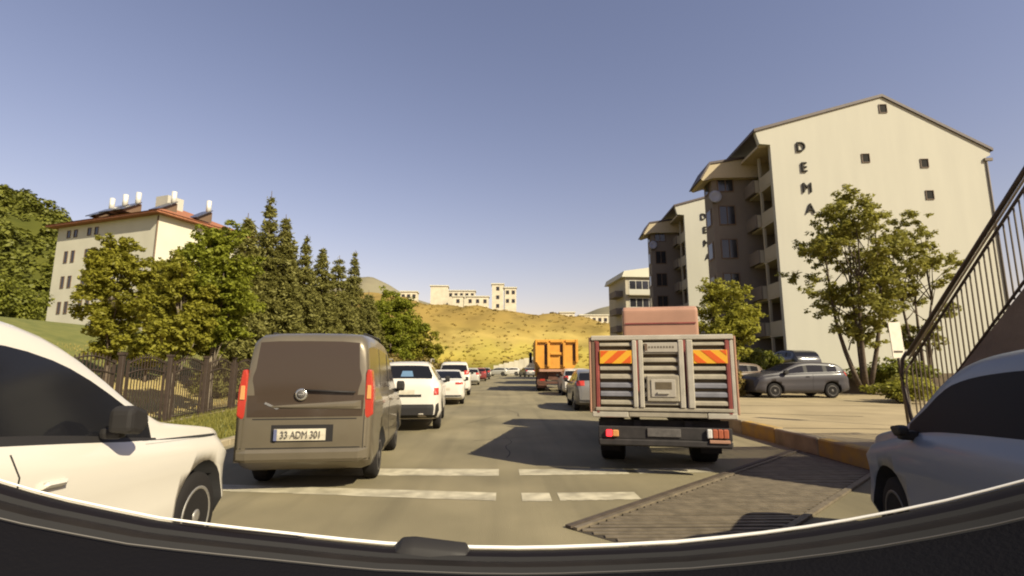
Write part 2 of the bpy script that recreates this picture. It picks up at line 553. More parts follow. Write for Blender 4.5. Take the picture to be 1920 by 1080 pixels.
def heightfield(name, xs, ys, hf, m, smooth=True):
    X, Y = np.meshgrid(xs, ys)
    Z = hf(X, Y)
    nx, ny = len(xs), len(ys)
    V = np.stack([X, Y, Z], -1).reshape(-1, 3)
    i = np.arange(nx * ny).reshape(ny, nx)
    F = np.stack([i[:-1, :-1], i[:-1, 1:], i[1:, 1:], i[1:, :-1]], -1).reshape(-1, 4)
    me = bpy.data.meshes.new(name)
    me.from_pydata(V.tolist(), [], F.tolist())
    me.materials.append(m)
    if smooth:
        me.shade_smooth()
    return me

xs = np.unique(np.concatenate([np.linspace(-1500, -120, 14), np.linspace(-120, -12, 55), np.linspace(-12, -5.9, 10), [-5.85, -5.82, -5.79, -5.75, -5.7],
                               np.linspace(-5, 6, 8), [6.18, 6.22, 6.25, 6.28, 6.32], np.linspace(7, 120, 60), np.linspace(120, 1500, 14)]))
ys = np.unique(np.concatenate([np.linspace(-1500, -40, 10), np.linspace(-40, 100, 50), np.linspace(100, 200, 60), np.linspace(200, 3000, 15)]))
g = link_mesh('ground', heightfield('ground', xs, ys, ground_h, M['dry_ground']))
g.data.materials.append(M['bank'])
g.data.materials.append(M['grass_soil'])
g.data.materials.append(M['bank_top'])
for p in g.data.polygons:
    c = p.center
    if c.y > 101 and p.normal.z < 2:
        p.material_index = 1
    elif -10.6 < c.x < -5.6 and c.y < 100:
        p.material_index = 2
    elif c.x < -17.5 and c.y < 130:
        p.material_index = 2
tag(g, 'dry earth with grass verges rising to an ochre bank', kind='structure')

def sheet(name, x0, x1, y0, y1, z, m, kind='structure', label=None, nx=1, ny=1):
    mb = MB()
    for i in range(nx):
        for j in range(ny):
            xa, xb = x0 + (x1 - x0) * i / nx, x0 + (x1 - x0) * (i + 1) / nx
            ya, yb = y0 + (y1 - y0) * j / ny, y0 + (y1 - y0) * (j + 1) / ny
            mb.poly([(xa, ya, z), (xb, ya, z), (xb, yb, z), (xa, yb, z)])
    o = mb.build(name, m)
    return tag(o, label, kind=kind)

sheet('road', -5.62, 5.8, -30, 105, 0.0, M['asphalt'], label='sunlit asphalt road leading to the far bank')

# painted transverse bars
def stripe(pts, name='road_marking'):
    mb = MB()
    q = [Vector((x, y, 0.004)) for x, y in pts]
    n = 14
    for i in range(n):
        a, b = i / n, (i + 1) / n
        j0, j1 = random.uniform(-0.015, 0.015), random.uniform(-0.015, 0.015)
        mb.poly([q[0].lerp(q[1], a) + Vector((0, j0, 0)), q[0].lerp(q[1], b) + Vector((0, j1, 0)), q[3].lerp(q[2], b), q[3].lerp(q[2], a)])
    return tag(mb.build(name, M['paint_line']), kind='structure')
stripe([(-3.3, 7.98), (-0.03, 7.86), (-0.03, 8.36), (-3.3, 8.5)])
stripe([(0.28, 7.9), (1.95, 7.94), (1.95, 8.34), (0.28, 8.34)])
stripe([(2.1, 7.98), (3.3, 8.06), (3.3, 8.40), (2.1, 8.36)])
stripe([(-4.1, 7.08), (-0.06, 6.44), (-0.06, 6.84), (-4.1, 7.42)])
stripe([(0.26, 6.42), (0.62, 6.42), (0.62, 6.82), (0.26, 6.82)])
stripe([(0.72, 6.44), (1.72, 6.48), (1.72, 6.84), (0.72, 6.82)])

# cracks and sealed joints in the asphalt
def crack(x, y, ang, n, wd):
    pts = [Vector((x, y, 0.0035))]
    for _ in range(n):
        ang += random.uniform(-0.22, 0.22)
        pts.append(pts[-1] + Vector((math.cos(ang), math.sin(ang), 0)) * random.uniform(0.12, 0.3))
    mb = MB()
    for i, (a, b) in enumerate(zip(pts, pts[1:])):
        d = (b - a).normalized()
        q = Vector((-d.y, d.x, 0))
        k0, k1 = wd * (1 - i / n) + 0.002, wd * (1 - (i + 1) / n) + 0.002
        mb.poly([a - q * k0, b - q * k1, b + q * k1, a + q * k0])
    tag(mb.build('road_crack', M['grate_gap']), kind='structure')
for (x, y, a_, n, wd) in ((0.1, 9.4, 1.4, 14, 0.010), (-0.6, 11.5, 0.3, 10, 0.008), (-1.0, 15.0, 1.2, 16, 0.014), (3.6, 6.0, 2.0, 8, 0.008), (0.6, 17, 1.7, 16, 0.014)):
    crack(x, y, a_, n, wd)

# left kerb
lk = tag(thing('kerb', None, None), 'low grey kerb along the grass verge on the left', kind='structure')
k0 = MB().box((-5.80, 0, -0.03), (-5.62, 0.98, 0.13)).mesh('kerb_stone', M['kerb_grey'], 0.02)
for i in range(60):
    o = link_mesh('kerb_stone', k0, lk)
    o.location = (random.uniform(-0.008, 0.008), 2 + i * 1.0, random.uniform(-0.008, 0.008))

# right pavement slab with painted kerb stones
pv = MB()
pv.box((6.03, -4, -0.05), (60, 25.2, 0.30))
tag(pv.build('pavement', M['pavement']), 'sandy concrete pavement and parking area behind the raised kerb', kind='structure')
pj = tag(thing('pavement_joint', None, None), 'narrow joints across the concrete pavement', kind='structure')
for (xa, ya, xb, yb) in ((6.05, 11.1, 13, 10.4), (6.05, 14.9, 9.6, 13.6), (6.05, 17.6, 16, 17.0)):
    d = Vector((xb - xa, yb - ya, 0)); L = d.length; d.normalize(); nn = Vector((-d.y, d.x, 0)) * 0.03
    a, b = Vector((xa, ya, 0.304)), Vector((xb, yb, 0.304))
    MB().poly([a - nn, b - nn, b + nn, a + nn]).build('joint', M['grate_gap'], pj)
rk = tag(thing('painted_kerb', None, None), 'tall kerb with worn yellow and grey paint on the right', kind='structure')
kg = MB().box((5.80, 0, -0.03), (6.03, 1.48, 0.315)).mesh('kerb_stone', M['kerb_grey'], 0.025)
ky = MB().box((5.80, 0, -0.03), (6.03, 1.48, 0.315)).mesh('kerb_stone', M['kerb_yellow'], 0.025)
for i in range(38):
    o = link_mesh('kerb_stone', ky if i % 2 == 0 else kg, rk)
    o.location = (random.uniform(-0.01, 0.01), -4.0 + i * 1.5, random.uniform(-0.006, 0.006))

# terrace behind the car park, with retaining wall
tag(MB().box((9.5, 25.4, -0.05), (75, 75, 1.12)).build('terrace', M['grass_soil']), 'raised ground round the apartment blocks', kind='structure')
rw = thing('retaining_wall', 'low dark retaining wall behind the parked silver car', 'wall', (0, 0, 0))
for i in range(36):
    MB().box((9.5 + i * 1.5, 25.2, 0.28), (9.5 + i * 1.5 + 1.47, 25.5, 1.28 + random.uniform(-.02, .02))).build('wall_panel', M['stone_wall'], rw, 0.02)

# diagonal ribbed drain grating
gr = thing('drain_grating', 'diagonal ribbed steel drain grating set across the road', 'grating', (0.65, 5.39, 0), 0)
ga, gb = Vector((0.0, 0.0)), Vector((4.95, 4.62))
gd = (gb - ga).normalized()
gn = Vector((gd.y, -gd.x))
GW = 1.62
mb = MB()
p = [ga, gb, gb + gn * GW, ga + gn * GW]
mb.poly([(q.x, q.y, 0.004) for q in p])
mb.build('channel_bed', M['grate_gap'], gr)
for off, wd in ((0.0, 0.07), (0.10, 0.05), (GW - 0.07, 0.07)):
    a, b = ga + gn * off, gb + gn * off
    q = [a, b, b + gn * wd, a + gn * wd]
    mb = MB()
    mb._faces([(v.x, v.y, 0.006) for v in q] + [(v.x, v.y, 0.034) for v in q], [(0, 3, 2, 1), (4, 5, 6, 7), (0, 1, 5, 4), (1, 2, 6, 5), (2, 3, 7, 6), (3, 0, 4, 7)])
    mb.build('edge_rail', M['grate_edge'] if off == 0.0 else M['grate'], gr)
# ribs run across the road (local x), clipped between the two long edges
nr = 46
for i in range(nr):
    yy = 0.02 + (gb.y - 0.02) * i / nr
    x0 = ga.x + (yy / gd.y) * gd.x + 0.155 / gd.y
    x1 = x0 + (GW - 0.25) / gd.y
    ya = yy + 0.022
    mb = MB().box((x0, yy - 0.029, 0.006), (min(x1, 5.05), yy + 0.029, 0.017 + random.uniform(-.002, .002)))
    mb.build('rib', M['grate'], gr)
for i in range(1, 12):
    yy = -0.1 * i
    x0 = -yy * gd.y / gd.x + 0.06
    x1 = (yy / gd.y) * gd.x + 0.155 / gd.y + (GW - 0.25) / gd.y
    if x1 - x0 > 0.08:
        MB().box((x0, yy - 0.029, 0.006), (x1, yy + 0.029, 0.017)).build('rib', M['grate'], gr)

# hills
def ridge_hill(name, prof, y_top, y_front, y_back, m, label, n=60, amp=2.0, base=0.0):
    """prof: list of (x, z) of the skyline at y_top"""
    px = np.array([p[0] for p in prof]); pz = np.array([p[1] for p in prof])
    X = np.linspace(px[0], px[-1], n)
    Yt = np.linspace(0, 1, 24)
    def hf(xx, tt):
        top = np.interp(xx, px, pz)
        r = np.where(tt <= 0.6, sstep(tt / 0.6) ** 0.8, sstep((1 - tt) / 0.4))
        h = base + (top - base) * r
        return h + amp * r * (np.sin(xx * 0.05 + tt * 9) * 0.5 + np.sin(xx * 0.13 - tt * 17) * 0.4) * np.where(tt < 0.5, 1, 0.2)
    XX, TT = np.meshgrid(X, Yt)
    ZZ = hf(XX, TT)
    YY = np.where(TT <= 0.6, y_front + (y_top - y_front) * TT / 0.6, y_top + (y_back - y_top) * (TT - 0.6) / 0.4)
    V = np.stack([XX, YY, ZZ], -1).reshape(-1, 3)
    i = np.arange(n * 24).reshape(24, n)
    F = np.stack([i[:-1, :-1], i[:-1, 1:], i[1:, 1:], i[1:, :-1]], -1).reshape(-1, 4)
    me = bpy.data.meshes.new(name)
    me.from_pydata(V.tolist(), [], F.tolist())
    me.materials.append(m)
    me.shade_smooth()
    o = link_mesh(name, me)
    tag(o, label, kind='structure')
    return XX, YY, ZZ

WX, WY, WZ = ridge_hill('wooded_hill', [(-520, 92), (-300, 84), (-215, 70), (-170, 61), (-160, 57.5), (-148, 50), (-138, 44), (-120, 38), (-95, 27), (-70, 14), (-50, 6)], 170, 85, 300, M['wood_soil'], 'steep hill covered in green trees on the left', n=120)
ridge_hill('hill', [(-420, 40), (-330, 110), (-270, 128), (-235, 141), (-205, 143), (-180, 132), (-150, 113), (-110, 100), (-60, 96), (40, 70)], 800, 620, 1200, M['far_hill'], 'hazy bare hill far behind the trees', base=5)
ridge_hill('hill', [(60, 60), (130, 88), (170, 104), (230, 118), (330, 150), (700, 170)], 900, 700, 1300, M['far_hill'], 'hazy far hill beside the apartment blocks', base=5)

# tree cover on the wooded hill (one mass)
def hill_trees():
    P = np.stack([WX, WY, WZ], -1)[:15].reshape(-1, 3)
    P = P[(P[:, 0] > -330) & (P[:, 0] < -60)]
    K = 3400
    k = rng.integers(0, len(P), K)
    C = P[k] + rng.normal(size=(K, 3)) * [2.2, 2.5, 0.6] + [0, 0, 0.1]
    rad = rng.uniform(1.3, 2.9, K)
    n = 60
    d = unit(rng.normal(size=(K, n, 3)))
    d[..., 2] = np.abs(d[..., 2]) * 1.2 - 0.25
    L = C[:, None] + d * (rad[:, None, None] * rng.uniform(0.7, 1.05, (K, n, 1)))
    V = leaf_quads(L.reshape(-1, 3), 0.55, out=d.reshape(-1, 3), aspect=0.75)
    o = link_mesh('hill_woods', quads_mesh('hill_woods', V, leaf_mat('hill_leaves', (0.085, 0.095, 0.014), (0.165, 0.165, 0.022), 0.25)))
    tag(o, 'dense green woodland covering the hillside on the left', 'woods', kind='stuff')
hill_trees()

# scrub on the ochre bank
def scrub(name, n, xr, yr, size, m, label, cat, leaves=26, seed_off=0):
    x = rng.uniform(*xr, n); y = rng.uniform(*yr, n)
    C = np.stack([x, y, ground_h(x, y) + size * 0.12], -1)
    rad = size * rng.uniform(0.5, 1.25, n)
    d = unit(rng.normal(size=(n, leaves, 3)))
    d[..., 2] = np.abs(d[..., 2]) * 0.45 - 0.15
    L = C[:, None] + d * rad[:, None, None] * rng.uniform(0.6, 1.05, (n, leaves, 1))
    V = leaf_quads(L.reshape(-1, 3), size * 0.30, out=d.reshape(-1, 3), aspect=0.7)
    o = link_mesh(name, quads_mesh(name, V, m))
    tag(o, label, cat, kind='stuff')
scrub('yellow_scrub', 420, (-26, 34), (106, 123), 0.42, M['leaf_bloom'], 'yellow flowering scrub along the foot of the ochre bank', 'scrub')
scrub('green_scrub', 14, (-26, 34), (105, 147), 0.9, M['leaf_brown'], 'scattered brownish green bushes on the ochre bank', 'scrub')
scrub('bank_grass', 500, (-28, 36), (110, 148), 0.55, leaf_mat('bank_grass', (0.27, 0.19, 0.05), (0.36, 0.26, 0.07), 0.5), 'dry ochre grass tufts over the bank', 'grass', leaves=12)

# grass on the verge
def grass(name, x0, x1, y0, y1, n, hgt, m, label):
    x = rng.uniform(x0, x1, n); y = y0 + (y1 - y0) * rng.uniform(0, 1, n) ** 1.4
    z = ground_h(x, y)
    B = np.stack([x, y, z], -1)
    a = rng.uniform(0, 2 * np.pi, n)
    wv = np.stack([np.cos(a), np.sin(a), 0 * a], -1) * 0.012
    lean = np.stack([rng.normal(size=n), rng.normal(size=n), 0 * a], -1) * hgt * 0.35
    T = B + lean + np.stack([0 * a, 0 * a, hgt * rng.uniform(0.5, 1.3, n)], -1)
    V = np.stack([B - wv, B + wv, T + wv * 0.3, T - wv * 0.3], 1)
    tag(link_mesh(name, quads_mesh(name, V, m)), label, 'grass', kind='stuff')
grass('verge_grass', -9.6, -5.85, 4.5, 34, 26000, 0.10, M['grass'], 'short sunlit grass on the verge below the fence')
grass('yard_grass', -24, -10.8, 9, 40, 14000, 0.10, leaf_mat('dry_grass', (0.30, 0.22, 0.06), (0.52, 0.40, 0.13), 0.3), 'dry yellow grass on the bank behind the fence')

# ------------------------------------------------------------------ cars
def polyline_samples(pts, step):
    out = []
    for (a, b) in zip(pts, pts[1:]):
        a, b = np.array(a, float), np.array(b, float)
        n = max(1, int(math.ceil(np.linalg.norm(b - a) / step)))
        for i in range(n):
            out.append(a + (b - a) * i / n)
    out.append(np.array(pts[-1], float))
    return out

def smooth_poly(pts, it=2, keep_ends=True):
    p = [np.array(q, float) for q in pts]
    for _ in range(it):
        q = [p[0]]
        for a, b in zip(p, p[1:]):
            q += [a * 0.78 + b * 0.22, a * 0.22 + b * 0.78]
        q.append(p[-1])
        p = q
    return p

def car_shell(sp):
    """closed loft of the body; returns bmesh (material slots: 0 paint, 1 windscreen, 2 rear glass, 3 side glass, 4 cladding)"""
    L, W = sp['L'], sp['W']
    top = polyline_samples(smooth_poly(sp['top'], 2), sp.get('step', 0.09))
    by = np.array([p[0] for p in sp['belt']]); bz = np.array([p[1] for p in sp['belt']])
    o = np.argsort(by); by, bz = by[o], bz[o]
    bot = np.array(sp['bot']); ob = np.argsort(bot[:, 0]); bot = bot[ob]
    tum = sp.get('tumble', 0.30)
    pts = []
    for (y, zr) in top:
        e = min(y + L / 2, L / 2 - y)           # distance to the ends
        rc = sp.get('corner', 0.35)
        e = max(e, 0)
        wf = 1 - sp.get('pinch', 0.16) * (1 - min(1, e / rc)) ** 2.0 - (0.02 * max(0, (abs(y) - L * 0.3) / (L * 0.2)))
        w_ = W / 2 * wf
        zb = float(np.interp(y, bot[:, 0], bot[:, 1]))
        zs = min(float(np.interp(y, by, bz)), zr - 0.035)
        h = zr - zs
        b = max(zs - zb, 0.02)
        def xs_(z):
            return w_ * 0.935 - tum * (z - zs)
        rr = min(sp.get('round', 0.10), h * 0.3)
        zt = zr - rr * 0.9
        xe = max(xs_(zt), 0.05)
        s = [(0, zb), (w_ * 0.82, zb), (w_ * 0.95, zb + b * 0.04), (w_ * 1.02, zb + b * 0.22), (w_, zb + b * 0.45), (w_ * 1.0, zb + b * 0.66),
             (w_ * 1.02, zb + b * 0.86), (w_ * 0.958, zs - b * 0.005), (w_ * 0.935, zs + h * 0.03),
             (xs_(zs + h * 0.10), zs + h * 0.10), (xs_(zs + (zt - zs) * 0.55), zs + (zt - zs) * 0.55), (xs_(zs + (zt - zs) * 0.88), zs + (zt - zs) * 0.88),
             (xe - rr * 0.12, zt + rr * 0.25), (xe - rr * 0.75, zr - rr * 0.16), (xe * 0.55, zr - rr * 0.03), (0, zr)]
        pts.append((y, s))
    bm = bmesh.new()
    n = len(pts[0][1])
    R_, L_ = [], []
    for y, s in pts:
        r = [bm.verts.new((x, y, z)) for x, z in s]
        l = [r[0]] + [bm.verts.new((-x, y, z)) for x, z in s[1:-1]] + [r[-1]]
        R_.append(r); L_.append(l)
    ws, rw_, sw, bp = sp['ws'], sp['rw'], sp['sw'], sp['pillars']
    for i in range(len(pts) - 1):
        ym = (pts[i][0] + pts[i + 1][0]) / 2
        zm = (pts[i][1][-1][1] + pts[i + 1][1][-1][1]) / 2
        hm = zm - np.interp(ym, by, bz)
        for k in range(n - 1):
            mi = 0
            if k >= 13 and ws[0] < zm < ws[1] and ym > 0:
                mi = 1
            elif k >= 13 and rw_[0] < zm < rw_[1] and ym < -L * 0.2:
                mi = 2
            elif k in (9, 10) and sw[0] < ym < sw[1] and hm > 0.16:
                mi = 3
                if any(abs(ym - q) < 0.055 for q in bp):
                    mi = 4
            elif k == 8 and sp.get('dark_belt') and sw[0] < ym < sw[1] + 0.1 and hm > 0.08:
                mi = 4
            elif k in (0, 1, 2) and sp.get('clad', False):
                mi = 4
            elif k <= 3 and sp.get('rear_clad') and ym < -L / 2 + 0.16 and pts[i][1][k][1] < sp['rear_clad']:
                mi = 4
            for q, flip in ((R_, False), (L_, True)):
                vs = [q[i][k], q[i][k + 1], q[i + 1][k + 1], q[i + 1][k]]
                u = []
                for v in vs:
                    if v not in u:
                        u.append(v)
                if len(u) >= 3:
                    try:
                        f = bm.faces.new(u if not flip else u[::-1])
                        f.material_index = mi
                        f.smooth = True
                    except ValueError:
                        pass
    for end in (0, -1):
        try:
            f = bm.faces.new(R_[end] + L_[end][1:-1][::-1])
        except ValueError:
            pass
    bmesh.ops.remove_doubles(bm, verts=bm.verts, dist=0.0005)
    bmesh.ops.recalc_face_normals(bm, faces=bm.faces)
    return bm

def cut_arches(bm, sp, mats):
    me = bpy.data.meshes.new('shell')
    bm.to_mesh(me); bm.free()
    for m in mats: me.materials.append(m)
    o = link_mesh('shell', me)
    cb = MB()
    cb.mi = 5
    for y in sp['axles']:
        for s in (-1, 1):
            a, b = sorted((s * (sp['W'] / 2 - 0.30), s * (sp['W'] / 2 + 0.2)))
            cb.lathe([(a, sp['r'] + 0.07), (b, sp['r'] + 0.085)], 28, 'x', (0, y, sp['r'] + 0.01))
    cm = cb.mesh('cutter', mats)
    c = link_mesh('cutter', cm)
    md = o.modifiers.new('b', 'BOOLEAN')
    md.operation = 'DIFFERENCE'
    md.solver = 'EXACT'
    md.object = c
    dg = bpy.context.evaluated_depsgraph_get()
    res = bpy.data.meshes.new_from_object(o.evaluated_get(dg))
    bpy.data.objects.remove(o); bpy.data.objects.remove(c)
    return res

def split_mesh(me, idx, name, m):
    b = bmesh.new()
    b.from_mesh(me)
    bmesh.ops.delete(b, geom=[f for f in b.faces if f.material_index not in idx], context='FACES')
    if not b.faces:
        b.free()
        return None
    for f in b.faces:
        f.material_index = idx.index(f.material_index)
    r = bpy.data.meshes.new(name)
    b.to_mesh(r); b.free()
    for q in m: r.materials.append(q)
    return r

def make_wheel(parent, x, y, r, side, rimm, wd=0.20):
    t = MB()
    prof = [(-wd / 2, r * 0.66), (-wd / 2, r * 0.86), (-wd / 2 + 0.02, r * 0.97), (-wd / 2 + 0.05, r), (wd / 2 - 0.05, r), (wd / 2 - 0.02, r * 0.97), (wd / 2, r * 0.86), (wd / 2, r * 0.66)]
    t.lathe(prof, 28)
    wh = t.build('wheel', M['rubber'], parent)
    wh.location = (x, y, r)
    rm = MB()
    s = side
    rm.lathe([(-0.02, r * 0.66), (wd / 2 + 0.004, r * 0.67), (wd / 2 + 0.004, r * 0.60), (wd / 2 - 0.04, r * 0.58), (wd / 2 - 0.05, r * 0.1)][::1], 28)
    for k in range(5):
        a = k * 2 * math.pi / 5 + 0.3
        d = Vector((0, math.cos(a), math.sin(a))); q = Vector((0, -math.sin(a), math.cos(a)))
        vs = []
        for xx, rad, hw in ((wd / 2 - 0.045, 0.03, 0.035), (wd / 2 - 0.045, r * 0.62, 0.028), (wd / 2 - 0.005, r * 0.62, 0.022), (wd / 2 + 0.0, 0.03, 0.03)):
            vs += [d * rad - q * hw + Vector((xx, 0, 0)), d * rad + q * hw + Vector((xx, 0, 0))]
        rm._faces(vs, [(0, 2, 3, 1), (4, 6, 7, 5), (0, 1, 7, 6), (2, 4, 5, 3), (0, 6, 4, 2), (1, 3, 5, 7)])
    rm.lathe([(wd / 2 - 0.04, 0.06), (wd / 2 + 0.006, 0.055), (wd / 2 + 0.01, 0.03)], 14)
    ro = rm.build('rim', rimm, wh)
    if side < 0:
        ro.rotation_euler = (0, 0, math.pi)
    return wh

def conform(bvh, name, quad, axis, m, parent, out=0.012, nu=8, nv=6, sink=0.03, off=0.0):
    """thin raised patch following the body. quad: 4 corners (u,v): axis 'rear'/'front' -> (x,z), 'left'/'right' -> (y,z)"""
    q = [np.array(p, float) for p in quad]
    O, I = [], []
    for j in range(nv + 1):
        for i in range(nu + 1):
            a, b = i / nu, j / nv
            p = (q[0] * (1 - a) + q[1] * a) * (1 - b) + (q[3] * (1 - a) + q[2] * a) * b
            if axis == 'rear': o_, d = Vector((p[0], -8, p[1])), Vector((0, 1, 0))
            elif axis == 'front': o_, d = Vector((p[0], 8, p[1])), Vector((0, -1, 0))
            elif axis == 'right': o_, d = Vector((8, p[0], p[1])), Vector((-1, 0, 0))
            else: o_, d = Vector((-8, p[0], p[1])), Vector((1, 0, 0))
            h = bvh.ray_cast(o_, d)
            loc = h[0] if h[0] is not None else None
            O.append((loc, d))
    good = [l for l, d in O if l is not None]
    if not good: return None
    ax = 1 if axis in ('rear', 'front') else 0
    mean = sum(l[ax] for l in good) / len(good)
    vs_o, vs_i = [], []
    k = 0
    for j in range(nv + 1):
        for i in range(nu + 1):
            a, b = i / nu, j / nv
            p = (q[0] * (1 - a) + q[1] * a) * (1 - b) + (q[3] * (1 - a) + q[2] * a) * b
            l, d = O[k]; k += 1
            if l is None:
                l = Vector((p[0], mean, p[1])) if ax == 1 else Vector((mean, p[0], p[1]))
            edge = i in (0, nu) or j in (0, nv)
            vs_o.append(l - d * (off + out * (0.55 if edge else 1.0)))
            vs_i.append(l + d * sink)
    n1 = nu + 1
    fs = []
    for j in range(nv):
        for i in range(nu):
            a = j * n1 + i
            fs.append((a, a + 1, a + 1 + n1, a + n1))
    ring = [i for i in range(n1)] + [j * n1 + nu for j in range(1, nv + 1)] + [nv * n1 + i for i in range(nu - 1, -1, -1)] + [j * n1 for j in range(nv - 1, 0, -1)]
    N = len(vs_o)
    mb = MB()
    allf = fs + [(ring[t], ring[(t + 1) % len(ring)], N + ring[(t + 1) % len(ring)], N + ring[t]) for t in range(len(ring))]
    mb._faces(vs_o + vs_i, allf)
    return mb.build(name, m, parent, smooth=False)

BASE = dict(L=4.4, W=1.80, zb=0.22, corner=0.4)
SUV = dict(L=4.4, W=1.86, r=0.36, axles=(1.50, -1.30), corner=0.42, pinch=0.15, tumble=0.30, mirror_y=0.27, mirror_up=0.10, dark_belt=True,
           top=[(2.2, 0.50), (2.2, 0.70), (2.16, 0.84), (2.06, 0.96), (1.85, 1.05), (1.08, 1.17), (0.94, 1.21), (0.20, 1.74), (-0.35, 1.90), (-1.3, 1.90), (-1.85, 1.80), (-2.12, 1.30), (-2.19, 1.05), (-2.2, 0.85), (-2.2, 0.50)],
           belt=[(2.2, 0.48), (2.16, 0.76), (2.06, 0.87), (1.8, 0.98), (0.9, 1.06), (0.5, 1.09), (-0.7, 1.22), (-1.2, 1.26), (-2.05, 1.30), (-2.17, 0.98), (-2.2, 0.46)],
           bot=[(-2.2, 0.40), (-1.9, 0.27), (1.9, 0.25), (2.2, 0.34)], ws=(1.26, 1.75), rw=(1.34, 1.70), sw=(-1.72, 0.80), pillars=())
DUSTER = dict(L=4.3, W=1.82, r=0.36, axles=(1.35, -1.32), corner=0.42, pinch=0.16, tumble=0.60, rear_clad=0.66,
              top=[(2.15, 0.55), (2.15, 0.85), (2.08, 1.03), (1.85, 1.12), (1.05, 1.22), (0.92, 1.25), (0.25, 1.68), (-0.3, 1.76), (-1.3, 1.74), (-1.80, 1.68), (-2.04, 1.24), (-2.10, 1.15), (-2.13, 0.85), (-2.15, 0.62), (-2.15, 0.5)],
              belt=[(2.15, 0.5), (2.08, 0.9), (1.85, 1.03), (1.0, 1.14), (-1.2, 1.2), (-1.95, 1.22), (-2.10, 1.0), (-2.15, 0.46)],
              bot=[(-2.15, 0.42), (-1.9, 0.30), (1.9, 0.30), (2.15, 0.38)], ws=(1.30, 1.66), rw=(1.28, 1.63), sw=(-1.65, 0.8), pillars=(-0.15, -1.0))
SEDAN = dict(L=4.45, W=1.74, r=0.31, axles=(1.35, -1.28), corner=0.45, pinch=0.15, tumble=0.34,
             top=[(2.22, 0.45), (2.22, 0.68), (2.12, 0.84), (1.9, 0.92), (1.15, 1.02), (1.0, 1.04), (0.25, 1.42), (-0.3, 1.49), (-0.95, 1.45), (-1.62, 1.10), (-1.75, 1.06), (-2.12, 1.04), (-2.2, 0.98), (-2.22, 0.7), (-2.22, 0.42)],
             belt=[(2.22, 0.42), (2.1, 0.74), (1.9, 0.84), (1.0, 0.94), (-1.2, 1.0), (-1.9, 1.0), (-2.18, 0.93), (-2.22, 0.4)],
             bot=[(-2.22, 0.34), (-1.9, 0.22), (1.9, 0.2), (2.22, 0.28)], ws=(1.08, 1.41), rw=(1.12, 1.41), sw=(-1.3, 0.85), pillars=(-0.18,))
HATCH = dict(L=4.05, W=1.74, r=0.31, axles=(1.25, -1.2), corner=0.42, pinch=0.15, tumble=0.30,
             top=[(2.02, 0.45), (2.02, 0.7), (1.92, 0.88), (1.7, 0.98), (1.1, 1.06), (0.95, 1.09), (0.2, 1.46), (-0.35, 1.53), (-1.2, 1.49), (-1.65, 1.42), (-1.92, 1.05), (-1.98, 0.95), (-2.02, 0.75), (-2.02, 0.42)],
             belt=[(2.02, 0.42), (1.9, 0.78), (1.7, 0.88), (1.0, 0.98), (-1.1, 1.05), (-1.8, 1.07), (-1.98, 0.88), (-2.02, 0.4)],
             bot=[(-2.02, 0.34), (-1.7, 0.22), (1.7, 0.2), (2.02, 0.28)], ws=(1.12, 1.45), rw=(1.10, 1.40), sw=(-1.5, 0.8), pillars=(-0.15, -0.98))
VAN = dict(L=4.3, W=1.74, r=0.32, axles=(1.30, -1.22), corner=0.16, pinch=0.035, tumble=0.10, step=0.07, round=0.125,
           top=[(2.15, 0.5), (2.15, 0.8), (2.05, 1.0), (1.85, 1.10), (1.35, 1.22), (1.2, 1.26), (0.55, 1.82), (0.1, 2.02), (-1.0, 2.08), (-1.85, 2.07), (-2.02, 2.01), (-2.08, 1.91), (-2.13, 1.35), (-2.14, 1.12), (-2.15, 0.7), (-2.15, 0.45)],
           belt=[(2.15, 0.48), (2.05, 0.88), (1.85, 1.0), (1.2, 1.14), (-2.0, 1.24), (-2.12, 1.18), (-2.15, 0.44)],
           bot=[(-2.15, 0.40), (-1.9, 0.26), (1.9, 0.25), (2.15, 0.32)], ws=(1.30, 1.86), rw=(1.25, 1.93), sw=(-1.9, 1.05), pillars=(0.0, -1.0))
RSIDE = dict(L=3.96, W=1.78, r=0.34, axles=(1.16, -1.20), corner=0.42, pinch=0.15, tumble=0.28, mirror_y=0.66, mirror_k=0.5,
             top=[(1.98, 0.45), (1.98, 0.68), (1.92, 0.86), (1.75, 0.96), (1.05, 1.10), (0.92, 1.13), (0.42, 1.58), (0.05, 1.68), (-0.5, 1.735), (-1.1, 1.735), (-1.65, 1.61), (-1.88, 1.2), (-1.93, 1.1), (-1.98, 0.8), (-1.98, 0.42)],
             belt=[(1.98, 0.42), (1.9, 0.76), (1.75, 0.86), (0.95, 1.03), (0.8, 1.06), (-0.8, 1.17), (-1.8, 1.22), (-1.94, 1.0), (-1.98, 0.4)],
             bot=[(-1.98, 0.36), (-1.7, 0.24), (1.7, 0.22), (1.98, 0.3)], ws=(1.17, 1.57), rw=(1.24, 1.53), sw=(-1.5, 0.86), pillars=())

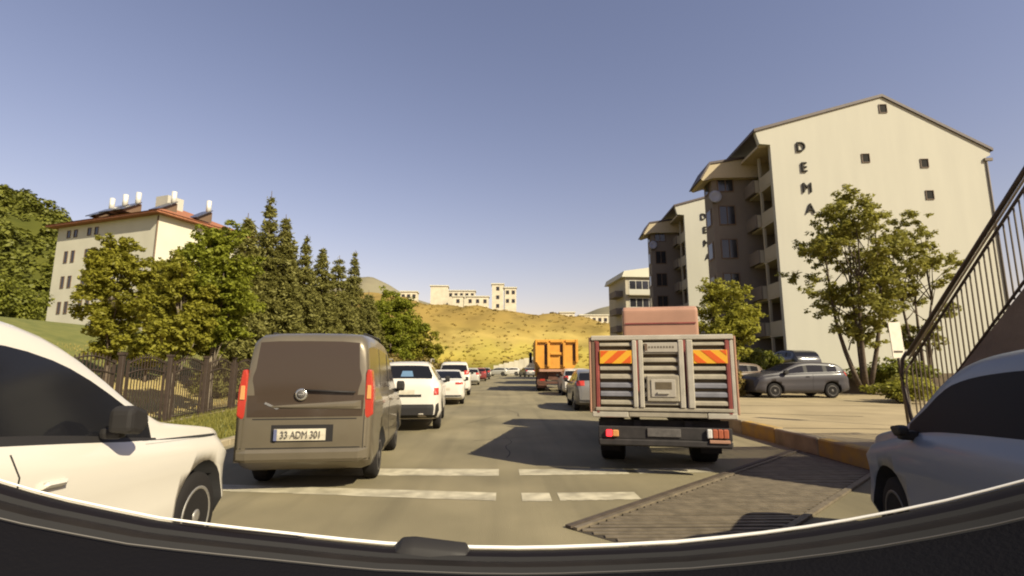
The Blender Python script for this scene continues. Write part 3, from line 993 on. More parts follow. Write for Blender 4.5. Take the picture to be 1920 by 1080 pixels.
def make_car(name, label, sp, paint, loc, yaw, cat='car', group='cars in the street', rear=True, front=False, glass=None, rimm=None, side=0, lampm=None,
             plate=True, clad=None, tail=None, z0=0.0):
    sp = dict(sp)
    root = thing(name, label, cat, (loc[0], loc[1], z0), yaw, group)
    bm = car_shell(sp)
    bvh = BVHTree.FromBMesh(bm)
    gl = glass or M['glass']
    mats = [paint, gl, gl, gl, M['black_plastic'], M['arch']]
    me = cut_arches(bm, sp, mats)
    b = split_mesh(me, [0, 4, 5], 'body', [paint, M['black_plastic'], M['arch']])
    body = link_mesh('body', b, root)
    for idx, nm in ((1, 'windscreen'), (2, 'rear_window'), (3, 'side_window')):
        q = split_mesh(me, [idx], nm, [gl])
        if q is None: continue
        if idx == 3:
            for s in (-1, 1):
                bb = bmesh.new(); bb.from_mesh(q)
                bmesh.ops.delete(bb, geom=[f for f in bb.faces if f.calc_center_median().x * s < 0], context='FACES')
                r = bpy.data.meshes.new(nm); bb.to_mesh(r); bb.free(); r.materials.append(gl)
                link_mesh(nm, r, root)
        else:
            link_mesh(nm, q, root)
    for y in sp['axles']:
        for s in (-1, 1):
            make_wheel(root, s * (sp['W'] / 2 - 0.125), y, sp['r'], s, rimm or M['rim'])
    L, W = sp['L'], sp['W']
    # door mirrors
    zbelt = float(np.interp(0.75, sorted([p[0] for p in sp['belt']]), [z for _, z in sorted(sp['belt'])]))
    for s in (-1, 1):
        mm = MB()
        my, mk = sp.get('mirror_y', 0.76), sp.get('mirror_k', 1.0)
        xa, xb = sorted((s * (W / 2 + 0.01), s * (W / 2 + 0.01 + 0.14 * mk)))
        q = 0.19 * mk
        zbelt_ = zbelt; zbelt = zbelt + sp.get('mirror_up', 0.0)
        mm.prism([(my - 0.07, zbelt + 0.03), (my + 0.05, zbelt + 0.0), (my + 0.13, zbelt + 0.06), (my + 0.10, zbelt + q * 0.8), (my - 0.02, zbelt + q), (my - 0.07, zbelt + q * 0.85)], 'x', xa, xb)
        xa, xb = sorted((s * (W / 2 - 0.07), s * (W / 2 + 0.06)))
        mm.box((xa, my - 0.02, zbelt - 0.02), (xb, my + 0.06, zbelt + 0.05))
        zbelt = zbelt_
        mm.build('mirror', M['black_plastic'], root, 0.04, 2)
    tl = tail or dict(x0=0.60, x1=0.93, z0=0.62, z1=0.74)
    if rear:
        zt0, zt1 = tl['z0'] * sp['top'][8][1], tl['z1'] * sp['top'][8][1]
        for s in (-1, 1):
            conform(bvh, 'tail_lamp', [(s * W / 2 * tl['x0'], zt0), (s * W / 2 * tl['x1'], zt0), (s * W / 2 * tl['x1'], zt1), (s * W / 2 * tl['x0'], zt1)], 'rear', lampm or M['red_lamp'], root)
        if plate:
            zc = 0.47 * sp['top'][8][1]
            pl = conform(bvh, 'number_plate', [(-0.26, zc - 0.055), (0.26, zc - 0.055), (0.26, zc + 0.055), (-0.26, zc + 0.055)], 'rear', M['plate'], root, 0.012, 2, 2)
        conform(bvh, 'bumper', [(-W / 2 * 0.86, 0.33), (W / 2 * 0.86, 0.33), (W / 2 * 0.84, 0.43), (-W / 2 * 0.84, 0.43)], 'rear', M['black_plastic'], root, 0.02, 12, 2)
    if front:
        for s in (-1, 1):
            conform(bvh, 'headlight', [(s * W / 2 * 0.52, 0.70), (s * W / 2 * 0.88, 0.72), (s * W / 2 * 0.88, 0.84), (s * W / 2 * 0.52, 0.80)], 'front', M['clear_lamp'], root)
        conform(bvh, 'grille', [(-0.42, 0.5), (0.42, 0.5), (0.46, 0.72), (-0.46, 0.72)], 'front', M['black_plastic'], root)
    for s, ax in ((1, 'right'), (-1, 'left')):
        if side == s or side == 2:
            for yd in (-0.42,):
                zt_ = float(np.interp(yd, sorted([p[0] for p in sp['belt']]), [z for _, z in sorted(sp['belt'])]))
                conform(bvh, 'door_seam', [(yd + 0.05, 0.36), (yd + 0.058, 0.36), (yd + 0.008, zt_ - 0.02), (yd, zt_ - 0.02)], ax, M['seam'], root, 0.006, 1, 44, 0.01)
            for yd in (-0.27,):
                conform(bvh, 'door_handle', [(yd, zbelt - 0.10), (yd + 0.17, zbelt - 0.11), (yd + 0.17, zbelt - 0.075), (yd, zbelt - 0.065)], ax, paint, root, 0.035, 6, 2, 0.01)
            conform(bvh, 'bonnet_seam', [(0.70, zbelt - 0.012), (1.98, zbelt - 0.105), (1.98, zbelt - 0.085), (0.70, zbelt + 0.012)], ax, M['seam'], root, 0.002, 14, 1, 0.01)
    return root, bvh

QL = 'cars queueing in the left lane'
QR = 'vehicles waiting on the right side'
# big white car close on the left
def axle_place(sp, ax_xy, yaw, side):
    """car centre so that the front wheel on one side sits at the given point"""
    c, s = math.cos(yaw), math.sin(yaw)
    lx, ly = side * (sp['W'] / 2 - 0.02), sp['axles'][0]
    return (ax_xy[0] - (lx * c - ly * s), ax_xy[1] - (lx * s + ly * c))

yw = R(4.5)
p = axle_place(SUV, (-2.56, 4.56), yw, 1)
lc, lbvh = make_car('white_suv', 'white car close on the left seen from its side with a black door mirror', SUV, M['white_paint'], p, yw, group=QL, side=1, rear=False, front=True)

# brown-grey van ahead on the left
yw = R(6)
vanp = (-2.77, 8.95)
van, vb = make_car('grey_van', 'brownish grey van with a tinted rear window and round badge ahead on the left', VAN, M['van_paint'], vanp, yw, 'van', QL, rear=False, glass=M['glass_brown'], rimm=M['rim_dark'], side=1, plate=False)
for s in (-1, 1):
    prof = [(0.735, 0.96), (0.79, 0.93), (0.855, 0.98), (0.85, 1.30), (0.815, 1.56), (0.765, 1.57), (0.748, 1.50)]
    lm = MB().prism([(s * a_, b_) for a_, b_ in prof], 'y', -2.135, -1.93).build('tail_lamp', M['red_lamp'], van, 0.018, 2)
    MB().prism([(s * a_, b_) for a_, b_ in ((0.765, 1.18), (0.825, 1.18), (0.82, 1.36), (0.77, 1.36))], 'y', -2.148, -2.13).build('indicator', M['amber_lamp'], lm, 0.006)
conform(vb, 'tailgate_panel', [(-0.72, 0.96), (0.72, 0.96), (0.735, 1.235), (-0.735, 1.235)], 'rear', M['glass_brown'], van, 0.006, 12, 3)
conform(vb, 'handle_strip', [(-0.40, 1.075), (0.70, 1.055), (0.70, 1.165), (-0.44, 1.10)], 'rear', M['van_paint'], van, 0.025, 12, 3)
conform(vb, 'tailgate_seam', [(-0.76, 0.925), (0.76, 0.925), (0.76, 0.94), (-0.76, 0.94)], 'rear', M['seam'], van, 0.002, 12, 1)
conform(vb, 'tailgate_seam', [(0.735, 0.55), (0.745, 0.55), (0.752, 1.05), (0.742, 1.05)], 'rear', M['seam'], van, 0.002, 1, 8)
conform(vb, 'bumper', [(-0.80, 0.40), (0.80, 0.40), (0.81, 0.56), (-0.81, 0.56)], 'rear', M['van_paint'], van, 0.05, 14, 4)
conform(vb, 'bumper_seam', [(-0.78, 0.565), (0.78, 0.565), (0.78, 0.578), (-0.78, 0.578)], 'rear', M['seam'], van, 0.004, 12, 1)
conform(vb, 'plate_recess', [(-0.41, 0.645), (0.36, 0.645), (0.36, 0.86), (-0.41, 0.86)], 'rear', M['seam'], van, 0.003, 8, 3)
pl = conform(vb, 'number_plate', [(-0.37, 0.665), (0.27, 0.665), (0.27, 0.81), (-0.37, 0.81)], 'rear', M['plate'], van, 0.03, 4, 2)
conform(vb, 'chrome_strip', [(-0.52, 1.13), (-0.36, 1.055), (-0.33, 1.07), (-0.50, 1.15)], 'rear', M['chrome'], van, 0.02, 4, 1)
bb = MB().lathe([(-0.012, 0.075), (0.012, 0.08), (0.02, 0.062)], 24, 'y').build('badge', M['chrome'], van)
hit = vb.ray_cast(Vector((-0.06, -8, 1.245)), Vector((0, 1, 0)))[0]
bb.location = (-0.06, hit.y - 0.02, 1.245); bb.rotation_euler = (0, 0, math.pi)
b2 = MB().lathe([(-0.012, 0.05), (0.026, 0.052), (0.028, 0.02)], 20, 'y').build('badge_centre', M['rim_dark'], bb)
MB().box((-0.035, 0.026, -0.006), (0.035, 0.034, 0.006)).build('badge_bar', M['chrome'], bb)
hit = vb.ray_cast(Vector((0, -8, 0.77)), Vector((0, 1, 0)))[0]
tx = text_mesh('plate_text', '33 ADM 301', 0.125, M['plate_ink'], van, 0.006)
tx.location = (-0.03, hit.y - 0.036, 0.737); tx.rotation_euler = (R(90), 0, 0); tx.scale = (0.78, 1, 1)
pb = MB().box((-0.365, 0, 0.667), (-0.325, 0.004, 0.808)).build('plate_band', M['blue_band'], van); pb.location = (0, hit.y - 0.035, 0)
wp = MB().tube([(-0.05, 0, 1.30), (0.62, 0, 1.27)], 0.014, 6).build('rear_wiper', M['black_plastic'], van)
wp.location = (0, vb.ray_cast(Vector((0.3, -8, 1.29)), Vector((0, 1, 0)))[0].y - 0.03, 0)
for s in (-1, 1):
    MB().tube([(s * 0.62, -1.7, 2.02), (s * 0.62, -1.6, 2.07), (s * 0.62, 0.0, 2.08), (s * 0.62, 0.15, 2.02)], 0.018, 6).build('roof_rail', M['black_plastic'], van)

# white off-roader with black lower bumper
yw = R(4.5)
du, db = make_car('white_offroader', 'white off-roader with black lower bumper and a blue sticker on its rear window', DUSTER, M['white_paint'], (-2.58, 12.9 + 2.15), yw, group=QL, rimm=M['rim_dark'], tail=dict(x0=0.80, x1=0.93, z0=0.52, z1=0.62), plate=False)
conform(db, 'lower_bumper', [(-0.82, 0.34), (0.82, 0.34), (0.80, 0.68), (-0.80, 0.68)], 'rear', M['black_plastic'], du, 0.03, 14, 4)
conform(db, 'window_sticker', [(-0.12, 1.36), (0.2, 1.36), (0.16, 1.50), (-0.08, 1.50)], 'rear', M['sticker_blue'], du, 0.004, 4, 4, 0.0)
conform(db, 'tailgate_strip', [(-0.52, 0.86), (0.42, 0.86), (0.42, 0.92), (-0.52, 0.92)], 'rear', M['black_plastic'], du, 0.012, 10, 2)
conform(db, 'number_plate', [(-0.27, 0.92), (0.25, 0.92), (0.25, 1.03), (-0.27, 1.03)], 'rear', M['plate'], du, 0.014, 2, 2)
conform(db, 'exhaust_guard', [(0.36, 0.36), (0.56, 0.36), (0.50, 0.48), (0.30, 0.48)], 'rear', M['alu_plate'], du, 0.04, 3, 3)
for s in (-1, 1):
    MB().tube([(s * 0.60, -1.5, 1.72), (s * 0.60, -1.4, 1.80), (s * 0.60, 0.0, 1.82), (s * 0.60, 0.15, 1.74)], 0.022, 6).build('roof_rail', M['alu'], du)

make_car('white_sedan', 'white saloon car with raised boot just ahead of the white off-roader', SEDAN, M['white_paint'], (-2.55, 24.0), R(3.5), group=QL, tail=dict(x0=0.55, x1=0.92, z0=0.60, z1=0.66))
make_car('white_estate', 'tall white car ahead of the white saloon in the left lane', SUV, M['white_paint'], (-2.75, 31.0), R(3), group=QL)
make_car('pale_silver_car', 'pale silver car between the tall white car and the red car', HATCH, M['pale_paint'], (-2.85, 47.5), R(2.5), group=QL)
make_car('red_car', 'small dark red car far ahead in the left lane', HATCH, M['red_paint'], (-2.6, 60.0), R(2), group=QL)
make_car('dark_car', 'dark car at the far end of the left lane', HATCH, M['dark_paint'], (-2.35, 68.0), R(2), group=QL)
for lab, xx, yy, yaw_, pm in (('pale car facing right at the far end of the road', -0.6, 92, R(70), M['pale_paint']), ('white car far off beside the pale wall', 1.7, 96, R(80), M['white_paint']),
                              ('grey car parked at the far kerb beyond the orange tipper', 4.2, 84, R(15), M['grey_paint']), ('white hatchback at the left end of the distant cars', -2.7, 84, R(8), M['white_paint'])):
    make_car('distant_car', lab, HATCH, pm, (xx, yy), yaw_, group='cars at the far end of the road', rear=abs(yaw_) < 0.5)

# right-hand row beyond the truck
make_car('grey_hatchback', 'grey hatchback half hidden behind the flatbed truck', HATCH, M['grey_paint'], (3.62, 20.6), R(-2), group=QR)
make_car('white_hatchback', 'white hatchback between the orange tipper and the grey hatchback', HATCH, M['white_paint'], (4.35, 30.6), R(-2), group=QR)

# blue-grey car close on the right, in the shade
yw = R(-19)
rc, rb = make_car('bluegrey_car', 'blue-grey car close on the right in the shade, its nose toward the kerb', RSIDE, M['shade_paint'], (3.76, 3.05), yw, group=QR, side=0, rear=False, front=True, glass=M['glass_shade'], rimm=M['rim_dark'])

# parked cars on the right
PK = 'cars parked beside the apartment block'
make_car('silver_suv', 'silver car parked side-on in front of the retaining wall', dict(HATCH), M['silver_paint'], (12.75, 22.3), R(90), group=PK, rimm=M['rim_dark'], side=2, z0=0.30)
make_car('brown_car', 'dark brown car parked in the shade left of the silver car', HATCH, M['brown_paint'], (10.7, 25.0 - 0.2), R(105), group=PK, z0=0.30, front=True)
pk, pkb = make_car('dark_car', 'dark car on the terrace, its roof showing above the parked silver car', HATCH, M['dark_paint'], (18.0, 31.7), R(3), 'car', PK, z0=1.12, rear=False, side=0)

# ------------------------------------------------------------------ flatbed truck
tr = thing('flatbed_truck', 'flatbed truck with grey slatted tailgate and hazard boards waiting on the right', 'truck', (2.40, 7.66, 0), R(-13), QR)
HW = 1.035
def tx_(px): return (px - 1241.5) * 0.0078
def tz_(py): return 2.07 - (py - 628) * 0.0076
# planks
segs = [(1126, 1187), (1209, 1273), (1301, 1358)]
rows = [(640, 651), (654, 667), (670, 683), (686, 699), (702, 716), (719, 733), (736, 750), (753, 766)]
for si, (xa, xb) in enumerate(segs):
    box_part('backing_sheet', (tx_(xa) - 0.03, 0.03, tz_(768)), (tx_(xb) + 0.03, 0.05, tz_(634)), M['stone_wall'], tr)
    for ri, (ya, yb) in enumerate(rows):
        z1, z0 = tz_(ya), tz_(yb)
        prof = [(0.03, z0 + 0.014), (-0.022, z0 + 0.016), (-0.030, z0 + 0.026), (-0.026, z1 - 0.034), (-0.006, z1 - 0.014), (0.03, z1 - 0.012)]
        m = M['alu']
        if ri in (5, 6) and si != 1: m = M['blue_grey']
        MB().prism(prof, 'x', tx_(xa), tx_(xb)).build('plank', m, tr)
for xa, xb in ((1187, 1197), (1199, 1209), (1273, 1284), (1288, 1301)):
    box_part('tailgate_post', (tx_(xa) + .004, -0.055, tz_(769)), (tx_(xb) - .004, 0.03, tz_(637)), M['alu_post'], tr, 0.012)
box_part('top_rail', (-HW, -0.04, tz_(637)), (HW, 0.06, tz_(627)), M['alu_post'], tr, 0.012)
box_part('bottom_rail', (-HW + 0.05, -0.04, tz_(776)), (HW - 0.05, 0.05, tz_(769)), M['alu'], tr, 0.01)
for s in (-1, 1):
    x0, x1 = sorted((s * (HW - 0.062), s * (HW - 0.122)))
    box_part('corner_post', (x0, -0.03, tz_(782)), (x1, 0.10, tz_(638)), M['truck_red'], tr, 0.012)
    x0, x1 = sorted((s * HW, s * (HW - 0.060)))
    box_part('corner_post', (x0, -0.022, tz_(782)), (x1, 0.10, tz_(638)), M['frame_brown'] if s < 0 else M['alu_post'], tr, 0.012)
    x0, x1 = sorted((s * (HW + 0.0), s * (HW + 0.035)))
    box_part('post_edge', (x0 + .001, -0.02, tz_(780)), (x1, 0.08, tz_(630)), M['cab_pink'], tr, 0.01)  # pink strip puts the sunlit edge of the post into colour
# bed sides, floor
for s in (-1, 1):
    x0, x1 = sorted((s * (HW - 0.01), s * (HW - 0.05)))
    box_part('side_board', (x0, 0.085, 0.94), (x1, 4.345, 2.06), M['truck_red'], tr)
    for k in range(5):
        xa, xb = sorted((s * (HW - 0.01), s * (HW + 0.025)))
        box_part('side_post', (xa, 0.2 + k * 0.9, 0.98), (xb, 0.28 + k * 0.9, 2.05), M['truck_red'], tr)
box_part('bed_floor', (-HW + 0.06, 0.07, 0.935), (HW - 0.06, 4.345, 1.0), M['chassis'], tr)
box_part('front_board', (-HW + 0.052, 4.25, 1.0), (HW - 0.052, 4.305, 2.3), M['truck_red'], tr)
# rear sill beam
box_part('rear_sill', (-HW + 0.0, -0.03, 0.85), (-0.50, 0.12, tz_(777)), M['alu_post'], tr, 0.012)  # paler than the middle piece, sun on this end painted by its colour
box_part('rear_sill', (-0.498, -0.025, 0.86), (0.62, 0.12, tz_(777)), M['alu'], tr, 0.012)
box_part('rear_sill', (0.622, -0.03, 0.85), (HW, 0.12, tz_(777)), M['alu_post'], tr, 0.012)
# hazard boards
def hazard(xa, xb, ya, yb, lean):
    x0, x1, z1, z0 = tx_(xa), tx_(xb), tz_(ya), tz_(yb)
    b = MB().box((x0, -0.046, z0), (x1, -0.034, z1)).build('hazard_board', M['chev_yellow'], tr)
    h = z1 - z0
    for k in range(-1, 3):
        s0 = x0 + (x1 - x0) * (0.12 + 0.56 * k)
        wd = (x1 - x0) * 0.27
        # parallelogram clipped to the board
        poly = [(s0, z0), (s0 + wd, z0), (s0 + wd + lean * h, z1), (s0 + lean * h, z1)]
        def clip(pl, xc, sign):
            out = []
            for (a, b_) in zip(pl, pl[1:] + pl[:1]):
                ia, ib = (a[0] - xc) * sign >= 0, (b_[0] - xc) * sign >= 0
                if ia: out.append(a)
                if ia != ib:
                    t = (xc - a[0]) / (b_[0] - a[0])
                    out.append((xc, a[1] + t * (b_[1] - a[1])))
            return out
        poly = clip(clip(poly, x0 + 0.012, 1), x1 - 0.012, -1)
        if len(poly) >= 3:
            MB().prism([(u, v * 0.94 + 0.06 * (z0 + z1) / 2) for u, v in poly], 'y', -0.0495, -0.046).build('hazard_stripe', M['chev_red'], b)
hazard(1126, 1187, 657, 683, 1.1)
hazard(1301, 1362, 657, 683, -1.1)
# maker's plate at the top centre, square hatch below
pl = box_part('name_plate', (tx_(1212), -0.045, tz_(661)), (tx_(1275), -0.034, tz_(642)), M['alu_plate'], tr, 0.006)
for k in range(9):
    box_part('plate_mark', (tx_(1219) + k * 0.043, -0.048, tz_(653)), (tx_(1219) + k * 0.043 + 0.026, -0.045, tz_(649)), M['grate'], pl)
box_part('plate_mark', (tx_(1212) + 0.002, -0.048, tz_(658)), (tx_(1217), -0.045, tz_(644)), M['frame_brown'], pl)
hp = box_part('hatch_frame', (tx_(1213), -0.062, tz_(757)), (tx_(1273), -0.034, tz_(706)), M['alu'], tr, 0.015)
box_part('hatch_plate', (tx_(1221), -0.075, tz_(748)), (tx_(1266), -0.063, tz_(714)), M['alu_plate'], hp, 0.01)
box_part('hatch_opening', (tx_(1229), -0.079, tz_(733)), (tx_(1259), -0.0745, tz_(719)), M['stone_wall'], hp)
box_part('hatch_handle', (tx_(1232), -0.10, tz_(742)), (tx_(1254), -0.076, tz_(738)), M['alu_post'], hp, 0.004)
# chassis, bumper bar, lamps, plate
box_part('chassis_frame', (-0.42, 0.14, 0.55), (-0.32, 6.2, 0.80), M['chassis'], tr)
box_part('chassis_frame', (0.32, 0.14, 0.55), (0.42, 6.2, 0.80), M['chassis'], tr)
box_part('cross_member', (-0.95, 0.22, 0.50), (0.95, 0.30, 0.80), M['chassis'], tr)
bmpr = box_part('bumper_bar', (-0.95, -0.02, 0.44), (0.95, 0.10, 0.54), M['chassis'], tr, 0.02)
box_part('lamp_carrier', (-0.95, 0.0, 0.54), (0.95, 0.06, 0.72), M['chassis'], tr, 0.01)
def lamp(xa, xb, ya, yb, mats):
    L_ = None
    n = len(mats)
    for i, m in enumerate(mats):
        x0 = tx_(xa) + (tx_(xb) - tx_(xa)) * i / n
        x1 = tx_(xa) + (tx_(xb) - tx_(xa)) * (i + 1) / n
        o = box_part('tail_lamp' if i == 0 else 'lamp_section', (x0 + .001, -0.05, tz_(yb)), (x1 - .001, -0.004, tz_(ya)), m, L_ or tr, 0.012)
        if i == 0: L_ = o
lamp(1134, 1158, 812, 825, [M['brake_lit'], M['amber_lamp']])
lamp(1318, 1356, 807, 824, [M['clear_lamp'], M['pale_red_lamp'], M['pale_red_lamp'], M['pale_red_lamp']])
box_part('lamp_bracket', (tx_(1322), -0.045, tz_(833)), (tx_(1358), -0.01, tz_(827)), M['cab_pink'], tr, 0.006)
pt = box_part('number_plate', (tx_(1211), -0.022, tz_(824)), (tx_(1272), -0.004, tz_(808)), M['plate_shade'], tr, 0.006)
for s in (-1, 1):
    box_part('mud_flap', (s * 0.80 - 0.16, 0.95, 0.22), (s * 0.80 + 0.16, 0.97, 0.80), M['rubber'], tr)
for y in (1.55, 5.35):
    for s in (-1, 1):
        make_wheel(tr, s * (0.80 if y > 3 else 0.76), y, 0.40, s, M['rim_dark'], 0.24 if y > 3 else 0.42)
MB().tube([(-0.6, 1.55, 0.40), (0.6, 1.55, 0.40)], 0.09, 10).build('rear_axle', M['chassis'], tr)
# cab
cabm = MB()
cabm.prism([(4.35, 0.75), (6.35, 0.75), (6.4, 1.6), (6.15, 2.75), (5.8, 2.98), (4.5, 3.02), (4.36, 2.95)], 'x', -0.86, 0.86)
cab = cabm.build('cab', M['cab_pink'], tr, 0.07, 3)
cab.location.x = 0.36
box_part('cab_crease', (-0.80, 4.335, 2.60), (0.80, 4.352, 2.63), M['truck_red'], cab)
box_part('cab_rear_window', (-0.6, 4.335, 1.7), (0.6, 4.352, 2.15), M['window_dark'], cab)
for s in (-1, 1):
    x0, x1 = sorted((s * 0.86, s * 0.868))
    box_part('cab_side_window', (x0, 4.9, 1.75), (x1, 5.95, 2.5), M['window_dark'], cab)
    box_part('mirror', (s * 1.05 - 0.08, 6.05, 1.6), (s * 1.05 + 0.08, 6.13, 2.1), M['black_plastic'], cab, 0.02)
    MB().tube([(s * 0.85, 6.1, 2.05), (s * 1.05, 6.1, 2.05)], 0.015, 6).build('mirror_arm', M['black_plastic'], cab)
MB().prism([(6.2, 1.75), (6.41, 1.72), (6.22, 2.6), (6.1, 2.62)], 'x', -0.78, 0.78).build('windscreen', M['window_dark'], cab)

# ------------------------------------------------------------------ orange tipper
dt = thing('orange_tipper', 'orange tipper lorry with ribbed tailgate standing far ahead on the right', 'lorry', (3.62, 33.4, 0), R(-2), QR)
tub = MB()
tub.prism([(-1.40, 3.38), (-1.40, 1.95), (-1.08, 1.45), (1.08, 1.45), (1.40, 1.95), (1.40, 3.38)], 'y', 0.1, 5.2)
tub = tub.build('tipper_body', M['orange'], dt, 0.03)
tg = MB().prism([(-1.36, 3.30), (-1.36, 1.98), (-1.06, 1.50), (1.06, 1.50), (1.36, 1.98), (1.36, 3.30)], 'y', 0.03, 0.1).build('tailgate', M['orange'], dt, 0.01)
for xa, xb, za, zb_ in ((-1.40, -1.28, 1.9, 3.38), (-0.62, -0.44, 1.6, 3.18), (0.40, 0.58, 1.6, 3.18), (1.22, 1.40, 1.9, 3.38)):
    box_part('tailgate_rib', (xa, -0.15, za), (xb, 0.03, zb_), M['orange'], tg, 0.02)
for xa, xb, zz in ((-1.278, -0.622, 3.18), (-0.438, 0.398, 3.18), (0.582, 1.218, 3.18), (-0.438, 0.30, 2.38)):
    box_part('tailgate_rib', (xa, -0.14, zz), (xb, 0.03, zz + 0.16), M['orange'], tg, 0.02)
box_part('rib_shade', (-0.80, 0.024, 1.75), (-0.622, 0.032, 3.1), M['rust'], tg)  # flat dark strips painted in for the shade left of the ribs
box_part('rib_shade', (0.22, 0.024, 1.75), (0.398, 0.032, 2.3), M['rust'], tg)
box_part('rib_shade', (0.22, 0.024, 2.56), (0.398, 0.032, 3.1), M['rust'], tg)
box_part('rib_shade', (1.06, 0.024, 2.0), (1.218, 0.032, 3.1), M['rust'], tg)
box_part('rear_beam', (-1.15, 0.0, 1.28), (1.15, 0.25, 1.45), M['cab_pink'], dt, 0.02)
box_part('chassis_frame', (-0.55, 0.3, 0.75), (0.55, 8.0, 1.28), M['rust'], dt)
for s in (-1, 1):
    box_part('mud_flap', (s * 0.95 - 0.32, 0.45, 0.25), (s * 0.95 + 0.32, 0.48, 1.25), M['rust'], dt)
box_part('bumper_bar', (-1.2, 0.1, 0.5), (1.2, 0.22, 0.66), M['rust'], dt, 0.02)
for s in (-1, 1):
    box_part('tail_lamp', (s * 0.95 - 0.16, 0.06, 0.70), (s * 0.95 + 0.16, 0.12, 0.82), M['red_lamp'], dt, 0.01)
for y in (1.2, 2.5, 6.8):
    for s in (-1, 1):
        make_wheel(dt, s * 0.98, y, 0.50, s, M['rust'], 0.5 if y < 4 else 0.3)
dc = MB().prism([(5.6, 0.9), (7.9, 0.9), (7.95, 1.9), (7.75, 3.0), (5.6, 3.1)], 'x', -1.2, 1.2).build('cab', M['orange'], dt, 0.06, 2)
box_part('mirror', (1.42, 7.3, 1.9), (1.66, 7.4, 2.75), M['black_plastic'], dc, 0.03)
box_part('mirror', (-1.66, 7.3, 1.9), (-1.42, 7.4, 2.75), M['black_plastic'], dc, 0.03)

# ------------------------------------------------------------------ buildings
def window_part(parent, mw, x, z, wd, hg, y, ny=-1, frame=None, glass=None, mull=1, t=0.07):
    """window on a wall facing local -y (ny=-1): frame ring and pane"""
    fr = frame or M['frame_white']
    mb = MB()
    ya, yb = sorted((y, y + ny * 0.06))
    mb.box((x - wd / 2 - t, ya, z - t), (x - wd / 2, yb, z + hg + t))
    mb.box((x + wd / 2, ya, z - t), (x + wd / 2 + t, yb, z + hg + t))
    mb.box((x - wd / 2, ya, z - t), (x + wd / 2, yb, z))
    mb.box((x - wd / 2, ya, z + hg), (x + wd / 2, yb, z + hg + t))
    if mull > 1:
        for k in range(1, mull):
            xx = x - wd / 2 + wd * k / mull
            mb.box((xx - 0.03, ya + 0.004, z), (xx + 0.03, yb - 0.004, z + hg))
    f = mb.build('window', fr, parent)
    MB().box((x - wd / 2 + .002, min(y, y + ny * 0.015), z), (x + wd / 2, max(y, y + ny * 0.015), z + hg)).build('pane', glass or M['window_dark'], f)
    return f

